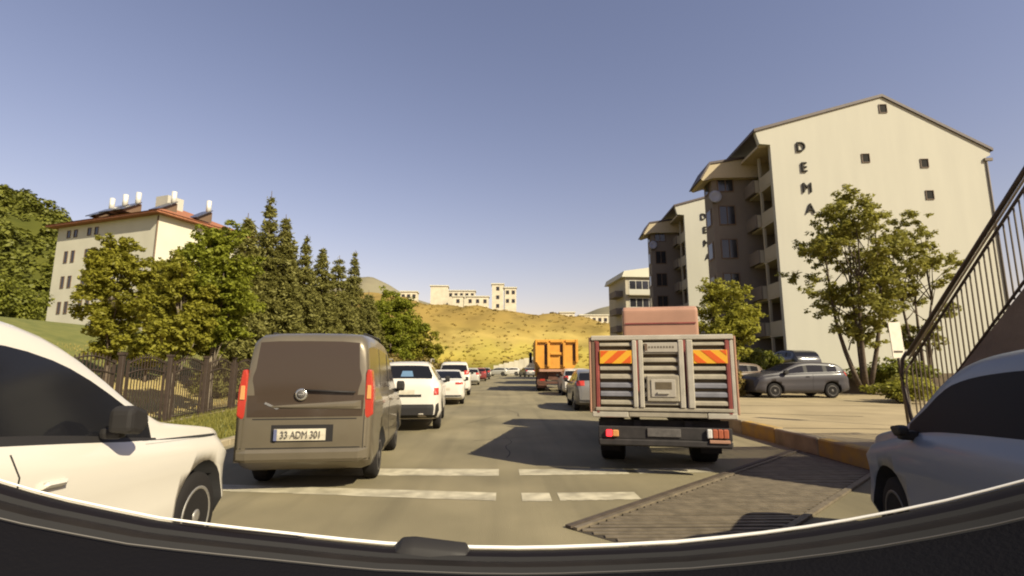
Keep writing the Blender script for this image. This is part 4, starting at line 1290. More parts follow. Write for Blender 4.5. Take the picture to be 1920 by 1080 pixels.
# apartment block with the letters on its gable
def apartment(loc, rz, label):
    root = thing('apartment_block', label, 'apartment block', loc, rz, 'cream apartment blocks along the right side')
    FH, NF = 2.62, 6
    ze = 15.85           # wall top under the left eave
    zE = 16.75           # eave tip
    rx, rz_ = 8.81, 19.1
    MB().prism([(0.97, -0.5), (15.2, -0.5), (15.2, 14.55), (15.5, 14.7), (15.5, 15.05), (rx, rz_), (0.02, zE), (0.25, ze), (0.97, ze - 0.08)], 'y', 0.0, 0.35).build('gable_wall', M['cream'], root)
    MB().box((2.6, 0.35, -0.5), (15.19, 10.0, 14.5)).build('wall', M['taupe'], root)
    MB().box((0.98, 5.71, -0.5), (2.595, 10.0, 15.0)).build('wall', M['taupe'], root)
    # roof slabs
    MB().prism([(-0.1, zE - 0.03), (rx, rz_ + 0.0), (rx, rz_ + 0.2), (-0.1, zE + 0.17)], 'y', -0.12, 10.2).build('roof', M['roof_dark'], root)
    MB().prism([(15.65, 14.96), (15.65, 15.16), (rx + .001, rz_ + 0.2), (rx + .001, rz_ + 0.0)], 'y', -0.12, 10.2).build('roof', M['roof_dark'], root)
    # recessed balcony strip behind the gable's left edge
    MB().box((0.3, 0.36, ze - 0.10), (2.6, 4.0, ze + 0.05)).build('soffit', M['soffit'], root)
    for f in range(NF):
        z = f * FH
        if f > 0:
            MB().box((1.0, 0.36, z - 0.10), (2.6, 3.99, z + 0.06)).build('balcony_slab', M['parapet'], root)
            MB().box((0.98, 0.37, z + 0.06), (1.10, 2.0, z + 0.95)).build('balcony_parapet', M['parapet'], root)
            MB().box((0.62, 2.3, z + 0.0), (0.74, 3.99, z + 0.95)).build('balcony_parapet', M['taupe'], root)
            MB().box((0.74, 2.3, z + 0.0), (1.10, 2.4, z + 0.93)).build('parapet_return', M['parapet'], root)
        MB().box((1.0, 2.02, z + 0.07), (1.16, 2.2, z + FH - 0.11)).build('balcony_column', M['parapet'], root)
        d = MB().box((2.585, 0.7, z + 0.15), (2.599, 3.3, z + 2.2)).build('balcony_door', M['frame_brown'], root)
        MB().box((2.57, 0.8, z + 0.25), (2.584, 3.2, z + 2.1)).build('pane', M['window_dark'], d)
    # projecting bay
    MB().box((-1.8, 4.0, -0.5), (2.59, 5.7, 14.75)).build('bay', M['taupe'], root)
    MB().prism([(0.6, 16.2), (-1.95, 15.85), (-2.7, 14.62), (-2.5, 14.52), (-1.805, 14.75), (2.59, 14.75), (2.59, 16.6)], 'y', 3.5, 6.2).build('bay_roof', M['soffit'], root)
    MB().prism([(0.62, 16.40), (-2.03, 16.02), (-2.82, 14.66), (-2.71, 14.64), (-1.955, 15.86), (0.62, 16.22)], 'y', 3.42, 6.3).build('roof', M['roof_dark'], root)
    for f in range(NF):
        z = f * FH
        window_part(root, None, -0.75, z + 0.75, 1.1, 1.4, 4.0, -1, M['frame_brown'], None, 2)
        wf = MB().box((-1.86, 4.3, z + 0.75), (-1.805, 5.3, z + 2.1)).build('window', M['frame_brown'], root)
        MB().box((-1.875, 4.4, z + 0.85), (-1.862, 5.2, z + 2.0)).build('pane', M['window_dark'], wf)
    dsh = MB().lathe([(0.0, 0.05), (-0.04, 0.28), (-0.13, 0.48), (-0.16, 0.48), (-0.08, 0.28), (-0.05, 0.05)], 18, 'y').build('satellite_dish', M['dish'], root)
    dsh.location = (-1.65, 3.85, 13.35)
    # gable details
    for (u, z) in ((8.82, 17.95), (7.29, 14.35), (11.12, 13.9), (11.2, 11.65)):
        window_part(root, None, u, z, 0.46, 0.58, 0.0, -1, M['frame_brown'], M['ink'], 1, 0.035)
    for i, ch in enumerate('DEMA'):
        t = text_mesh('letter', ch, 0.98, M['letter'], root, 0.12)
        t.location = (3.0 + 0.09 * i, -0.065, 15.5 - 1.475 * i)
        t.rotation_euler = (R(90), 0, 0)
        t.scale = (0.9, 1.0, 1)
    MB().tube([(15.15, -0.06, 14.3), (15.15, -0.06, 0.5)], 0.05, 8).build('downpipe', M['taupe'], root)
    MB().box((15.0, -0.15, 14.25), (15.5, -0.02, 14.45)).build('gutter_head', M['taupe'], root)
    for q in range(5):          # shallow cladding joints across the gable
        pass
    return root

ap = apartment((17.69, 33.0, 1.12), R(-4), 'nearest cream apartment block with dark letters D E M A down its gable')
a2 = copy_tree(ap)
a2.location = (18.9, 53.0, 2.2)
a2['label'] = 'second apartment block, its lettered gable partly hidden by the nearest block'
tag(MB().box((14.5, 51.0, 1.0), (60, 75.5, 2.2)).build('terrace', M['grass_soil']), 'raised ground under the second block', kind='structure')

# third block, further off, with pale roof slab
b3 = thing('apartment_block', 'farthest apartment block with a pale flat roof and window bands', 'apartment block', (20.6, 84, 0), R(4), 'cream apartment blocks along the right side')
MB().box((0.3, 0, 0), (12, 10, 16.6)).build('wall', M['parapet'], b3)
MB().prism([(-0.4, 16.6), (12.3, 16.6), (12.3, 19.4), (0.0, 17.6)], 'y', -0.5, 10.5).build('roof', M['cream_white'], b3)
for f in range(5):
    z = 1.6 + f * 3.0
    window_part(b3, None, 3.2, z + 0.9, 4.4, 1.5, 0, -1, M['frame_white'], None, 4)
    MB().box((0.6, -0.9, z - 0.15), (6.2, 0, z)).build('balcony_slab', M['parapet'], b3)
    MB().box((0.6, -0.9, z), (6.2, -0.8, z + 0.85)).build('balcony_parapet', M['cream'], b3)
    MB().box((-1.0, 1.5, z - 0.15), (0.3, 5.5, z + 0.9)).build('side_balcony', M['taupe'], b3)

# left apartment building with tiled roof and solar heaters
lb = thing('tiled_roof_building', 'cream four-storey building with red tiled roof and solar heaters behind the left trees', 'building', (-37.9, 55.0, 4.7), math.atan2(-6, 15.9) + math.pi)
# local x runs along the front from the corner (0) to the far left end, local y towards the street... rotated so +x goes left
LBW, LBD, LBH = 17.2, 12.0, 13.6
MB().box((0, -LBD, -3), (LBW, 0, LBH)).build('wall', M['cream_white'], lb)
rf = MB()
rf.box((-0.9, -LBD - 0.9, LBH), (LBW + 0.9, 0.9, LBH + 0.22))
rf = rf.build('eaves', M['roof_red'], lb)
rm = MB()
h0, h1 = LBH + 0.224, LBH + 2.9
a_ = [(-1.0, -LBD - 1.0, h0), (LBW + 1.0, -LBD - 1.0, h0), (LBW + 1.0, 1.0, h0), (-1.0, 1.0, h0)]
b_ = [(5.0, -LBD / 2, h1), (LBW - 5.0, -LBD / 2, h1)]
rm._faces(a_ + b_, [(3, 2, 1, 0), (0, 1, 5, 4), (2, 3, 4, 5), (1, 2, 5), (3, 0, 4)])
rm.build('roof', M['roof_red'], lb)
MB().box((3.2, -5.0, LBH + 0.5), (5.2, -3.0, LBH + 3.6)).build('chimney', M['cream'], lb)
for xx in (14.9, 11.2):
    for f in range(4):
        z = 3.1 + f * 3.05
        for dx in (0, 1.25):
            window_part(lb, None, xx + 0.2 - dx, z, 0.5, 1.3 if f < 3 else 0.8, 0.0, 1, M['frame_brown'])
for f in range(3):
    window_part(lb, None, 7.2, 3.3 + f * 3.05, 0.9, 1.4, 0.0, 1, M['frame_brown'])
# stair-tower strip and downpipe at the corner
MB().tube([(0.05, 0.06, LBH - 0.1), (0.05, 0.06, -2)], 0.07, 8).build('downpipe', M['frame_brown'], lb)
for z in (9.0, 6.0):
    for yy in (-2.2, -3.6):
        o = MB().box((-0.05, yy - 0.25, z), (0.0, yy + 0.25, z + 0.5)).build('window', M['frame_brown'], lb)
# solar water heaters: things resting on the roof -> top-level
SG = 'solar water heaters on the tiled roof'
def solar(lx, ly, lz, lab, flip=1):
    m = Matrix.Rotation(math.atan2(-6, 15.9) + math.pi, 4, 'Z')
    wpt = Vector((-37.9, 55.0, 4.7)) + m @ Vector((lx, ly, lz))
    s = thing('solar_heater', lab, 'solar heater', wpt, math.atan2(-6, 15.9) + math.pi, SG)
    MB().prism([(-0.2, 0.0), (1.9, 0.0), (0.0, 1.35), (-0.2, 1.3)], 'x', -0.55, -0.50).build('stand', M['frame_brown'], s)
    MB().prism([(-0.2, 0.0), (1.9, 0.0), (0.0, 1.35), (-0.2, 1.3)], 'x', 0.50, 0.55).build('stand', M['frame_brown'], s)
    MB().prism([(2.0, 0.05), (2.05, 0.13), (0.05, 1.5), (0.0, 1.42)], 'x', -0.9, 0.9).build('collector', M['solar_panel'], s)
    t = MB().lathe([(-0.02, 0.1), (0.0, 0.28), (1.5, 0.28), (1.52, 0.1)], 16, 'z').build('tank', M['solar_tank'], s)
    t.location = (0, -0.1, 1.3)
    return s
for (lx, ly, lz, lab) in ((10.2, -1.2, LBH + 0.6, 'solar heater leftmost on the tiled roof'), (7.9, -1.2, LBH + 0.8, 'solar heater second from the left on the tiled roof'),
                          (6.3, -1.6, LBH + 1.0, 'solar heater just left of the roof chimney'), (1.2, -2.2, LBH + 0.7, 'solar heater right of the roof chimney'),
                          (-0.2, -5.6, LBH + 0.5, 'solar heater rightmost at the roof edge')):
    solar(lx, ly, lz, lab)

# white buildings on the far bank
WB = 'white buildings on top of the far bank'
def far_building(px0, px1, py0, py1, Y, lab, roofm=None, nwin=3, floors=1):
    f = 950.0
    x0, x1 = (px0 - 940) / f * Y, (px1 - 940) / f * Y
    z1 = 1.6 + (688 - py0) / f * Y
    z0 = float(ground_h((x0 + x1) / 2, Y)) - 0.6
    o = thing('white_building', lab, 'building', ((x0 + x1) / 2, Y, z0), random.uniform(-0.05, 0.05), WB)
    hw = (x1 - x0) / 2
    H = max(z1 - z0, 1.5)
    MB().box((-hw, 0, 0), (hw, max(4.5, hw), H)).build('wall', M['pale_wall'], o)
    MB().box((-hw - 0.25, -0.25, H), (hw + 0.25, max(4.5, hw) + 0.25, H + 0.3)).build('roof', roofm or M['cream_white'], o)
    for i in range(nwin):
        for j in range(floors):
            xx = -hw + 2 * hw * (i + 0.5) / nwin
            window_part(o, None, xx, H - 1.8 - j * 2.6, 0.8, 1.0, 0.0, -1, M['frame_brown'])
far_building(750, 780, 548, 562, 150, 'low white building at the left end of the far bank', nwin=3)
far_building(806, 838, 537, 564, 152, 'tall plain white building beside a dark mast on the far bank', nwin=0)
far_building(839, 890, 546, 560, 165, 'long low white building behind the others on the far bank', nwin=5)
far_building(848, 868, 557, 576, 149, 'small white house with one dark window on the far bank', nwin=1)
far_building(874, 916, 557, 582, 149, 'wide cream house in the middle of the far bank', nwin=3)
far_building(922, 944, 533, 585, 150, 'taller cream block on the far bank, left of the white one', nwin=1, floors=3)
far_building(946, 968, 540, 588, 150, 'white block at the right end of the far bank row', nwin=2, floors=2)
far_building(1050, 1078, 587, 600, 150, 'low pale shed on the right of the far bank', nwin=2)
far_building(1088, 1142, 592, 602, 152, 'long pale shed beside the far right hill', nwin=5)

# pale wall at the end of the road
pw = thing('pale_wall', 'pale sloping wall at the far end of the road', 'wall', (0, 0, 0))
for i in range(14):
    xa = -1.5 + i * 1.0
    h = 1.9 + i * 0.24
    MB().box((xa, 101.0, -0.1), (xa + 0.97, 101.35, h)).build('wall_panel', M['pale_wall'], pw)

# ------------------------------------------------------------------ iron fence on the left
fe = thing('iron_fence', 'dark iron fence with arched rails and pickets along the verge on the left', 'fence', (0, 0, 0))
FA, FB = Vector((-8.412, 6.09, 0)), Vector((-10.648, 30.93, 0))
NP = 12
fd = (FB - FA) / NP
fl = fd.length
fz = 0.10
fdn = fd.normalized()
post_m = MB().box((-0.055, -0.055, -0.15), (0.055, 0.055, 1.78)).mesh('fence_post', M['iron'], 0.01)
side_m = MB().box((-0.02, -0.02, -0.1), (0.02, 0.02, 1.66)).mesh('fence_post', M['iron'])
cap_m = MB().box((-0.075, -0.075, 1.78), (0.075, 0.075, 1.84)).mesh('post_cap', M['iron'])
pk_m = MB().box((-0.010, -0.009, 0.0), (0.010, 0.009, 1.0)).mesh('picket', M['iron'])
ang = math.atan2(fdn.y, fdn.x)
for i in range(NP + 1):
    for dd in (-0.24, 0, 0.24):
        q = FA + fd * i + fdn * dd
        o = link_mesh('fence_post', post_m if dd == 0 else side_m, fe); o.location = (q.x, q.y, fz); o.rotation_euler = (0, 0, ang)
        if dd == 0:
            c = link_mesh('post_cap', cap_m, o)
npk = 13
for i in range(NP):
    a, b = FA + fd * i + fdn * 0.25, FA + fd * (i + 1) - fdn * 0.25
    def arc(h, rise):
        return [(a.lerp(b, t).x, a.lerp(b, t).y, fz + h + rise * math.sin(math.pi * t)) for t in np.linspace(0, 1, 13)]
    MB().tube(arc(1.34, 0.10), 0.020, 6).build('rail', M['iron'], fe)
    MB().tube(arc(1.58, 0.16), 0.020, 6).build('rail', M['iron'], fe)
    MB().tube([(a.x, a.y, fz + 0.14), (b.x, b.y, fz + 0.14)], 0.018, 6).build('rail', M['iron'], fe)
    for k in range(npk):
        t = (k + 0.5) / npk
        q = a.lerp(b, t)
        o = link_mesh('picket', pk_m, fe)
        o.location = (q.x, q.y, fz + 0.04)
        o.rotation_euler = (0, 0, ang)
        o.scale = (1, 1, 1.62 + 0.16 * math.sin(math.pi * t))
# low plinth under the fence
pln = thing('fence_plinth', 'low concrete plinth under the iron fence', 'plinth', (0, 0, 0))
for i in range(NP):
    a, b = FA + fd * i, FA + fd * (i + 1)
    nn = Vector((-fdn.y, fdn.x, 0)) * 0.09
    mb = MB()
    vs = [a - nn, b - nn, b + nn, a + nn]
    mb._faces([(v.x, v.y, -0.05) for v in vs] + [(v.x, v.y, 0.13) for v in vs], [(0, 3, 2, 1), (4, 5, 6, 7), (0, 1, 5, 4), (1, 2, 6, 5), (2, 3, 7, 6), (3, 0, 4, 7)])
    mb.build('plinth_block', M['kerb_grey'], pln)

# ------------------------------------------------------------------ footbridge stairs on the right
SX = 7.08
st = thing('footbridge_stairs', 'dark footbridge stairs climbing toward the viewer on the right', 'stairs', (SX, 8.78, 0.36))
# local y negative = up the stairs
NST, RUN, RISE = 16, 0.30, 0.30
prof = [(0, 0)]
SL = 1.0
for i in range(NST):
    prof += [(-i * RUN, i * RISE + RISE * 0.0), (-i * RUN, (i + 1) * RISE)]
prof += [(-NST * RUN, NST * RISE)]
low = [(-NST * RUN, NST * RISE - 0.55), (-1.2, 0.4), (-0.6, 0.0)]
poly = []
for q in prof + low:
    if not poly or (abs(q[0] - poly[-1][0]) + abs(q[1] - poly[-1][1])) > 1e-6:
        poly.append(q)
MB().prism(poly, 'x', 0.12, 1.5).build('steps', M['concrete'], st)
# solid stringer on the near side and dark support wall below it
MB().prism([(0.12, 0.0), (0.12, 0.12), (-4.8, 4.86), (-4.8, 4.2), (-0.5, 0.0)], 'x', 0.0, 0.115).build('stringer', M['concrete'], st)
MB().prism([(-1.0, 0.0), (-1.0, 0.55), (-4.6, 4.05), (-4.6, 0.0)], 'x', 0.22, 1.4).build('support_wall', M['stone_wall'], st)
def rail_pts(h, y0, y1, n=2):
    return [(0.05, y, 0.30 + (-y) * 1.02 + h - 0.18) for y in np.linspace(y0, y1, n)]
for xoff, nm in ((0.0, 'near'), (1.42, 'far')):
    rr = bpy.data.objects.new('railing', None)
    col.objects.link(rr); rr.parent = st; rr.location = (xoff, 0, 0)
    bm_ = MB().box((-0.008, -0.008, 0), (0.008, 0.008, 1.0)).mesh('baluster', M['baluster'])
    for k in range(54):
        y = -0.02 - k * 0.0875
        b0 = 0.12 + (-y) * 1.02 + 0.06
        o = link_mesh('baluster', bm_, rr)
        o.location = (0.05, y, b0)
        o.scale = (1, 1, 1.10)
    MB().tube(rail_pts(1.18, 0.0, -4.75), 0.022, 8).build('rail', M['rail_iron'], rr)
    MB().tube(rail_pts(1.28, 0.02, -4.75), 0.016, 8).build('rail', M['rail_light'], rr)
    MB().tube(rail_pts(1.38, 0.05, -4.75), 0.034, 8).build('handrail', M['rail_iron'], rr)
    MB().tube(rail_pts(0.12, 0.0, -4.75), 0.020, 8).build('rail', M['rail_iron'], rr)
    # curved end post
    MB().tube([(0.05, 0.05, 1.50), (0.05, 0.16, 1.38), (0.05, 0.21, 1.15), (0.05, 0.20, 0.85), (0.05, 0.14, 0.45), (0.05, 0.05, 0.0)], 0.030, 8).build('end_post', M['rail_iron'], rr)
    MB().tube([(0.05, 0.0, 1.30), (0.05, 0.10, 1.2), (0.05, 0.135, 0.95), (0.05, 0.10, 0.5), (0.05, 0.03, 0.05)], 0.018, 8).build('end_post', M['rail_light'], rr)

# white sign seen from behind
sg = thing('road_sign', 'white sign board on a thin leaning pole behind the stairs', 'sign', (8.95, 11.3, 0.30), R(12))
MB().tube([(0.06, 0.03, 0.0), (0.0, 0.03, 1.4), (-0.06, 0.03, 2.25)], 0.028, 8).build('pole', M['rail_iron'], sg)
MB().box((-0.21, -0.01, 1.50), (0.13, 0.01, 2.30), Matrix.Rotation(R(-3), 3, 'Y')).build('board', M['sign_white'], sg, 0.004)
MB().box((-0.16, -0.02, 1.62), (0.08, -0.011, 1.66)).build('bracket', M['rail_iron'], sg)

# ------------------------------------------------------------------ trees
def limb(mb, a, b, r0, r1, bend=0.12, n=5):
    a, b = Vector(a), Vector(b)
    L = (b - a).length
    off = Vector((random.uniform(-1, 1), random.uniform(-1, 1), random.uniform(-0.2, 0.6))) * bend * L
    pts = [a.lerp(b, t) + off * math.sin(math.pi * t) * 0.6 for t in np.linspace(0, 1, n)]
    mb.tube(pts, [r0 + (r1 - r0) * t for t in np.linspace(0, 1, n)], 6)

def tree(name, label, x, y, z0, H, cw, cbase, tr_, leafm, leaves=9000, leaf=0.11, clumps=46, stems=1, group=None, bark=None, shape=1.0, cat='tree', spread=0.33, lean=0.0, sub=14):
    root = thing(name, label, cat, (x, y, z0), random.uniform(0, 6.28), group)
    cz, rz_ = (H + cbase) / 2, (H - cbase) / 2
    tb = MB()
    forks = []
    for s in range(stems):
        a = 2 * math.pi * s / max(1, stems) + 0.6
        base = (0.22 * math.cos(a) * (stems > 1), 0.22 * math.sin(a) * (stems > 1), -0.15)
        tip = Vector((lean + (cw * 0.16 * math.cos(a) if stems > 1 else random.uniform(-.1, .1)), cw * 0.16 * math.sin(a) if stems > 1 else 0, cbase + rz_ * 0.75))
        limb(tb, base, tip, tr_, tr_ * 0.42, 0.05, 7)
        limb(tb, tip, (tip.x * 1.15, tip.y * 1.15, H * 0.80), tr_ * 0.42, tr_ * 0.1, 0.06, 5)
        forks.append((Vector(base), tip))
    C = []
    while len(C) < clumps:
        p = rng.uniform(-1, 1, 3)
        d = np.linalg.norm(p)
        if d > 1 or d < 0.25: continue
        zz = p[2]
        k = max(0.25, 1.0 - 0.35 * max(0, zz) * shape - 0.25 * max(0, -zz))
        C.append((p[0] * cw / 2 * k * 0.86, p[1] * cw / 2 * k * 0.86, cz + zz * rz_ * 0.88))
    C = np.array(C)
    for c in C[: min(len(C), 30)]:
        b_, t_ = forks[random.randrange(len(forks))]
        f = min(max((c[2] - 0.5 - cbase * 0.6) / max(0.1, (t_.z)), 0.35), 0.98)
        limb(tb, b_.lerp(t_, f), c, tr_ * 0.30, tr_ * 0.05, 0.10, 5)
    tb.build('trunk', bark or M['bark'], root)
    # two-level clumping: sub clumps around each clump, leaves around each sub clump
    cr = cw * spread * 0.5
    n1 = len(C)
    S = C[:, None] + unit(rng.normal(size=(n1, sub, 3))) * (cr * rng.uniform(0.25, 1.0, (n1, sub, 1))) * [1, 1, 0.75]
    S = S.reshape(-1, 3)
    nl = max(4, leaves // len(S))
    dd = unit(rng.normal(size=(len(S), nl, 3)))
    Lf = S[:, None] + dd * (cr * 0.36 * rng.uniform(0.15, 1.0, (len(S), nl, 1)) ** 0.7) * [1, 1, 0.7]
    V = leaf_quads(Lf.reshape(-1, 3), leaf, up=0.5, out=0.6 * dd.reshape(-1, 3))
    link_mesh('crown', quads_mesh('crown', V, leafm), root)
    return root

def conifer(name, label, x, y, z0, H, w0, leafm, group, n_lev=26, dens=1.0, spire=1.0):
    root = thing(name, label, 'tree', (x, y, z0), random.uniform(0, 6.28), group)
    MB().tube([(0, 0, -0.2), (0, 0, H * 0.5), (0.03, 0.02, H)], [w0 * 0.055, w0 * 0.035, 0.015], 7).build('trunk', M['bark'], root)
    P, D = [], []
    for i in range(n_lev):
        t = (i + random.uniform(-.3, .3)) / n_lev
        t = min(max(t, 0), 1)
        z = H * (0.06 + 0.93 * t)
        r = w0 / 2 * (1 - t) ** (0.75 * spire) * random.uniform(0.82, 1.15) + 0.05
        nb = max(4, int((11 - 5 * t)))
        for k in range(nb):
            a = 2 * math.pi * (k + random.uniform(-.35, .35)) / nb + i
            rl = r * random.uniform(0.72, 1.12)
            m = int(max(6, 34 * dens * rl))
            s = np.sqrt(rng.uniform(0.03, 1, m))
            lat = rng.normal(size=m) * 0.13 * (rl * 0.5 + 0.2)
            droop = -0.28 * rl * s ** 1.6 + rng.normal(size=m) * 0.07
            P.append(np.stack([np.cos(a) * rl * s - np.sin(a) * lat, np.sin(a) * rl * s + np.cos(a) * lat, z + droop], -1))
            D.append(np.tile([[math.cos(a), math.sin(a), -0.15]], (m, 1)))
    P = np.concatenate(P); D = np.concatenate(D)
    k = 2
    P = np.repeat(P, k, 0) + rng.normal(size=(len(P) * k, 3)) * 0.07
    D = np.repeat(D, k, 0)
    V = leaf_quads(P, 0.13, up=0.8, out=0.25 * D, aspect=0.36)
    link_mesh('crown', quads_mesh('crown', V, leafm), root)
    return root

def bush(name, label, x, y, z0, wx, wy, h, leafm, n=2600, leaf=0.07, group=None):
    root = thing(name, label, 'bush', (x, y, z0), random.uniform(0, 6.28), group)
    tb = MB()
    for k in range(7):
        a = 2 * math.pi * k / 7
        limb(tb, (0, 0, -0.05), (math.cos(a) * wx * 0.3, math.sin(a) * wy * 0.3, h * 0.7), 0.03, 0.008)
    tb.build('stem', M['bark'], root)
    k = 26
    c = unit(rng.normal(size=(k, 3))) * rng.uniform(0.3, 0.85, (k, 1)) * [wx / 2, wy / 2, h / 2] + [0, 0, h * 0.5]
    c[:, 2] = np.clip(c[:, 2], h * 0.15, None)
    dd = unit(rng.normal(size=(k, n // k, 3)))
    L_ = c[:, None] + dd * rng.uniform(0.2, 1, (k, n // k, 1)) ** 0.6 * [wx * 0.17, wy * 0.17, h * 0.2]
    V = leaf_quads(L_.reshape(-1, 3), leaf, out=dd.reshape(-1, 3))
    link_mesh('foliage', quads_mesh('foliage', V, leafm), root)
    return root

def zg(x, y): return float(ground_h(x, y))
def at(px, Y): return (px - 940) / 950 * Y

TL = 'leafy trees along the left fence'
x = at(222, 21); tree('leafy_tree', 'dark olive leafy tree standing in front of the tiled-roof building', x, 21, zg(x, 21), 7.0, 2.9, 0.9, 0.15, M['leaf_olive'], 27000, 0.074, 70, 1, TL)
x = at(345, 16.0); tree('leafy_tree', 'yellowish green leafy tree with its trunk by a fence post', x, 16.0, zg(x, 16), 5.2, 2.2, 1.45, 0.11, M['leaf_olive'], 24000, 0.064, 62, 1, TL, M['bark_pale'])
x = at(410, 17.6); tree('leafy_tree', 'broad bright green leafy tree just left of the grey van', x, 17.6, zg(x, 17.6), 7.0, 3.0, 1.45, 0.14, M['leaf_green'], 32000, 0.068, 74, 1, TL, M['bark_pale'])
x = at(290, 25); tree('leafy_tree', 'small yellow-green tree low between the olive tree and the bright green one', x, 25, zg(x, 25), 3.9, 2.6, 0.4, 0.08, M['leaf_yellow'], 12000, 0.08, 44, 1, TL)
x = at(340, 27); tree('leafy_tree', 'tall leafy tree in front of the right end of the tiled-roof building', x, 27, zg(x, 27), 7.0, 4.6, 1.5, 0.2, M['leaf_olive'], 24000, 0.10, 64, 1, TL)

CG = 'dark conifers behind the fence'
con = [(455, 25, 396, 3.4, 'conifer at the left end of the row, beside the leafy trees'), (495, 27, 352, 3.0, 'tallest conifer with a thin spire in the row'),
       (527, 27.5, 398, 3.6, 'conifer just right of the tallest one'), (568, 31, 437, 4.2, 'broad conifer above the grey van roof'),
       (600, 35, 462, 4.4, 'conifer in the middle of the row'), (632, 38, 478, 4.6, 'conifer second from the right end of the row'),
       (661, 41, 468, 4.0, 'slim conifer with a sharp spire at the right end of the row'), (545, 33, 450, 4.6, 'conifer behind the gap between the tall ones'),
       (480, 30, 430, 4.4, 'conifer behind the tallest one'), (690, 46, 545, 5.0, 'low conifer right of the sharp spire')]
for (px, Y, py, wv, lab) in con:
    x = at(px, Y)
    z0 = zg(x, Y)
    top = 1.6 + (688 - py) / 950 * Y
    conifer('conifer', lab, x, Y, z0, top - z0, wv, M['leaf_conifer'], CG, n_lev=random.randint(22, 30), dens=1.5, spire=random.uniform(0.85, 1.35))

x = at(735, 50); tree('leafy_tree', 'rounded bright green tree beyond the conifers', x, 50, zg(x, 50), 9.4, 6.6, 0.8, 0.2, M['leaf_green'], 26000, 0.135, 58, 1, TL)
x = at(790, 56); tree('leafy_tree', 'low olive tree at the end of the left tree row', x, 56, zg(x, 56), 6.2, 5.2, 0.6, 0.2, M['leaf_olive'], 18000, 0.14, 50, 1, TL)
x = at(700, 62); tree('leafy_tree', 'green tree rising behind the rounded bright tree', x, 62, zg(x, 62), 9.0, 6.0, 0.8, 0.2, M['leaf_green'], 16000, 0.16, 48, 1, TL)
for px, Y, wv, hv, lab in ((730, 40, 4.5, 2.6, 'brownish bush under the rounded bright tree'), (780, 46, 5.0, 2.6, 'brownish bush right of the other, by the white cars'), (840, 62, 5.5, 2.4, 'low brown bush near the pale silver car'),
                           (690, 33, 3.6, 2.4, 'brown bush beside the grey van')):
    x = at(px, Y); bush('bush', lab, x, Y, zg(x, Y), wv, 3.5, hv, M['leaf_brown'], 3600, 0.13, 'brown bushes below the left trees')
for px, Y, lab in ((560, 26, 'green undergrowth bush behind the grey van'), (630, 30, 'green undergrowth bush under the slim conifers')):
    x = at(px, Y); bush('bush', lab, x, Y, zg(x, Y), 3.6, 2.4, 2.3, M['leaf_wood'], 3600, 0.10, 'green bushes behind the fence')

for px, Y, lab in ((-60, 34, 'big dark bush at the far left above the white car roof'), (-2, 36, 'round dark bush at the foot of the wooded hill'), (34, 40, 'dark bush just left of the tiled-roof building')):
    x = at(px, Y); bush('bush', lab, x, Y, zg(x, Y) - 0.2, 5.2, 4.2, 3.6, M['leaf_wood'], 6500, 0.13, 'green bushes behind the fence')

TR = 'trees in front of the apartment blocks'
tree('leafy_tree', 'many-stemmed tree with airy crown in front of the nearest lettered gable', 16.9, 23.6, 0.9, 10.1, 6.4, 1.2, 0.12, M['leaf_right'], 23000, 0.088, 104, 4, TR, spread=0.19, sub=11, shape=1.7)
tree('leafy_tree', 'smaller airy tree between the many-stemmed tree and the stairs', 20.3, 24.2, 0.9, 8.9, 4.2, 0.9, 0.10, M['leaf_right'], 10000, 0.085, 56, 3, TR, spread=0.24, sub=9)
tree('leafy_tree', 'yellow-green young tree between the truck and the apartment block', 10.9, 24.4, 0.3, 6.2, 3.3, 1.4, 0.09, M['leaf_yellow'], 14000, 0.078, 52, 2, TR)
HB = 'shrubs round the parking area'
bush('bush', 'low yellow-green shrub right of the parked silver car', 14.6, 18.6, 0.3, 2.6, 1.6, 0.95, M['leaf_yellow'], 3800, 0.06, HB)
bush('bush', 'low olive shrub nearest to the stairs', 15.6, 19.6, 0.3, 2.4, 1.6, 0.95, M['leaf_right'], 3800, 0.06, HB)
bush('bush', 'dark shrub on the terrace behind the brown car', 13.2, 27.0, 1.12, 3.2, 1.8, 1.7, M['leaf_wood'], 3800, 0.09, HB)
bush('bush', 'dark shrub against the wall of the nearest block', 15.8, 30.5, 1.12, 2.6, 1.6, 1.5, M['leaf_wood'], 3200, 0.09, HB)
bush('bush', 'brownish shrub in front of the brown car', 10.3, 22.6, 0.3, 2.0, 1.2, 1.1, M['leaf_brown'], 3000, 0.07, HB)
bush('bush', 'dark green shrub low between the two trees', 18.6, 24.0, 0.6, 4.6, 1.6, 1.5, M['leaf_wood'], 4200, 0.09, HB)

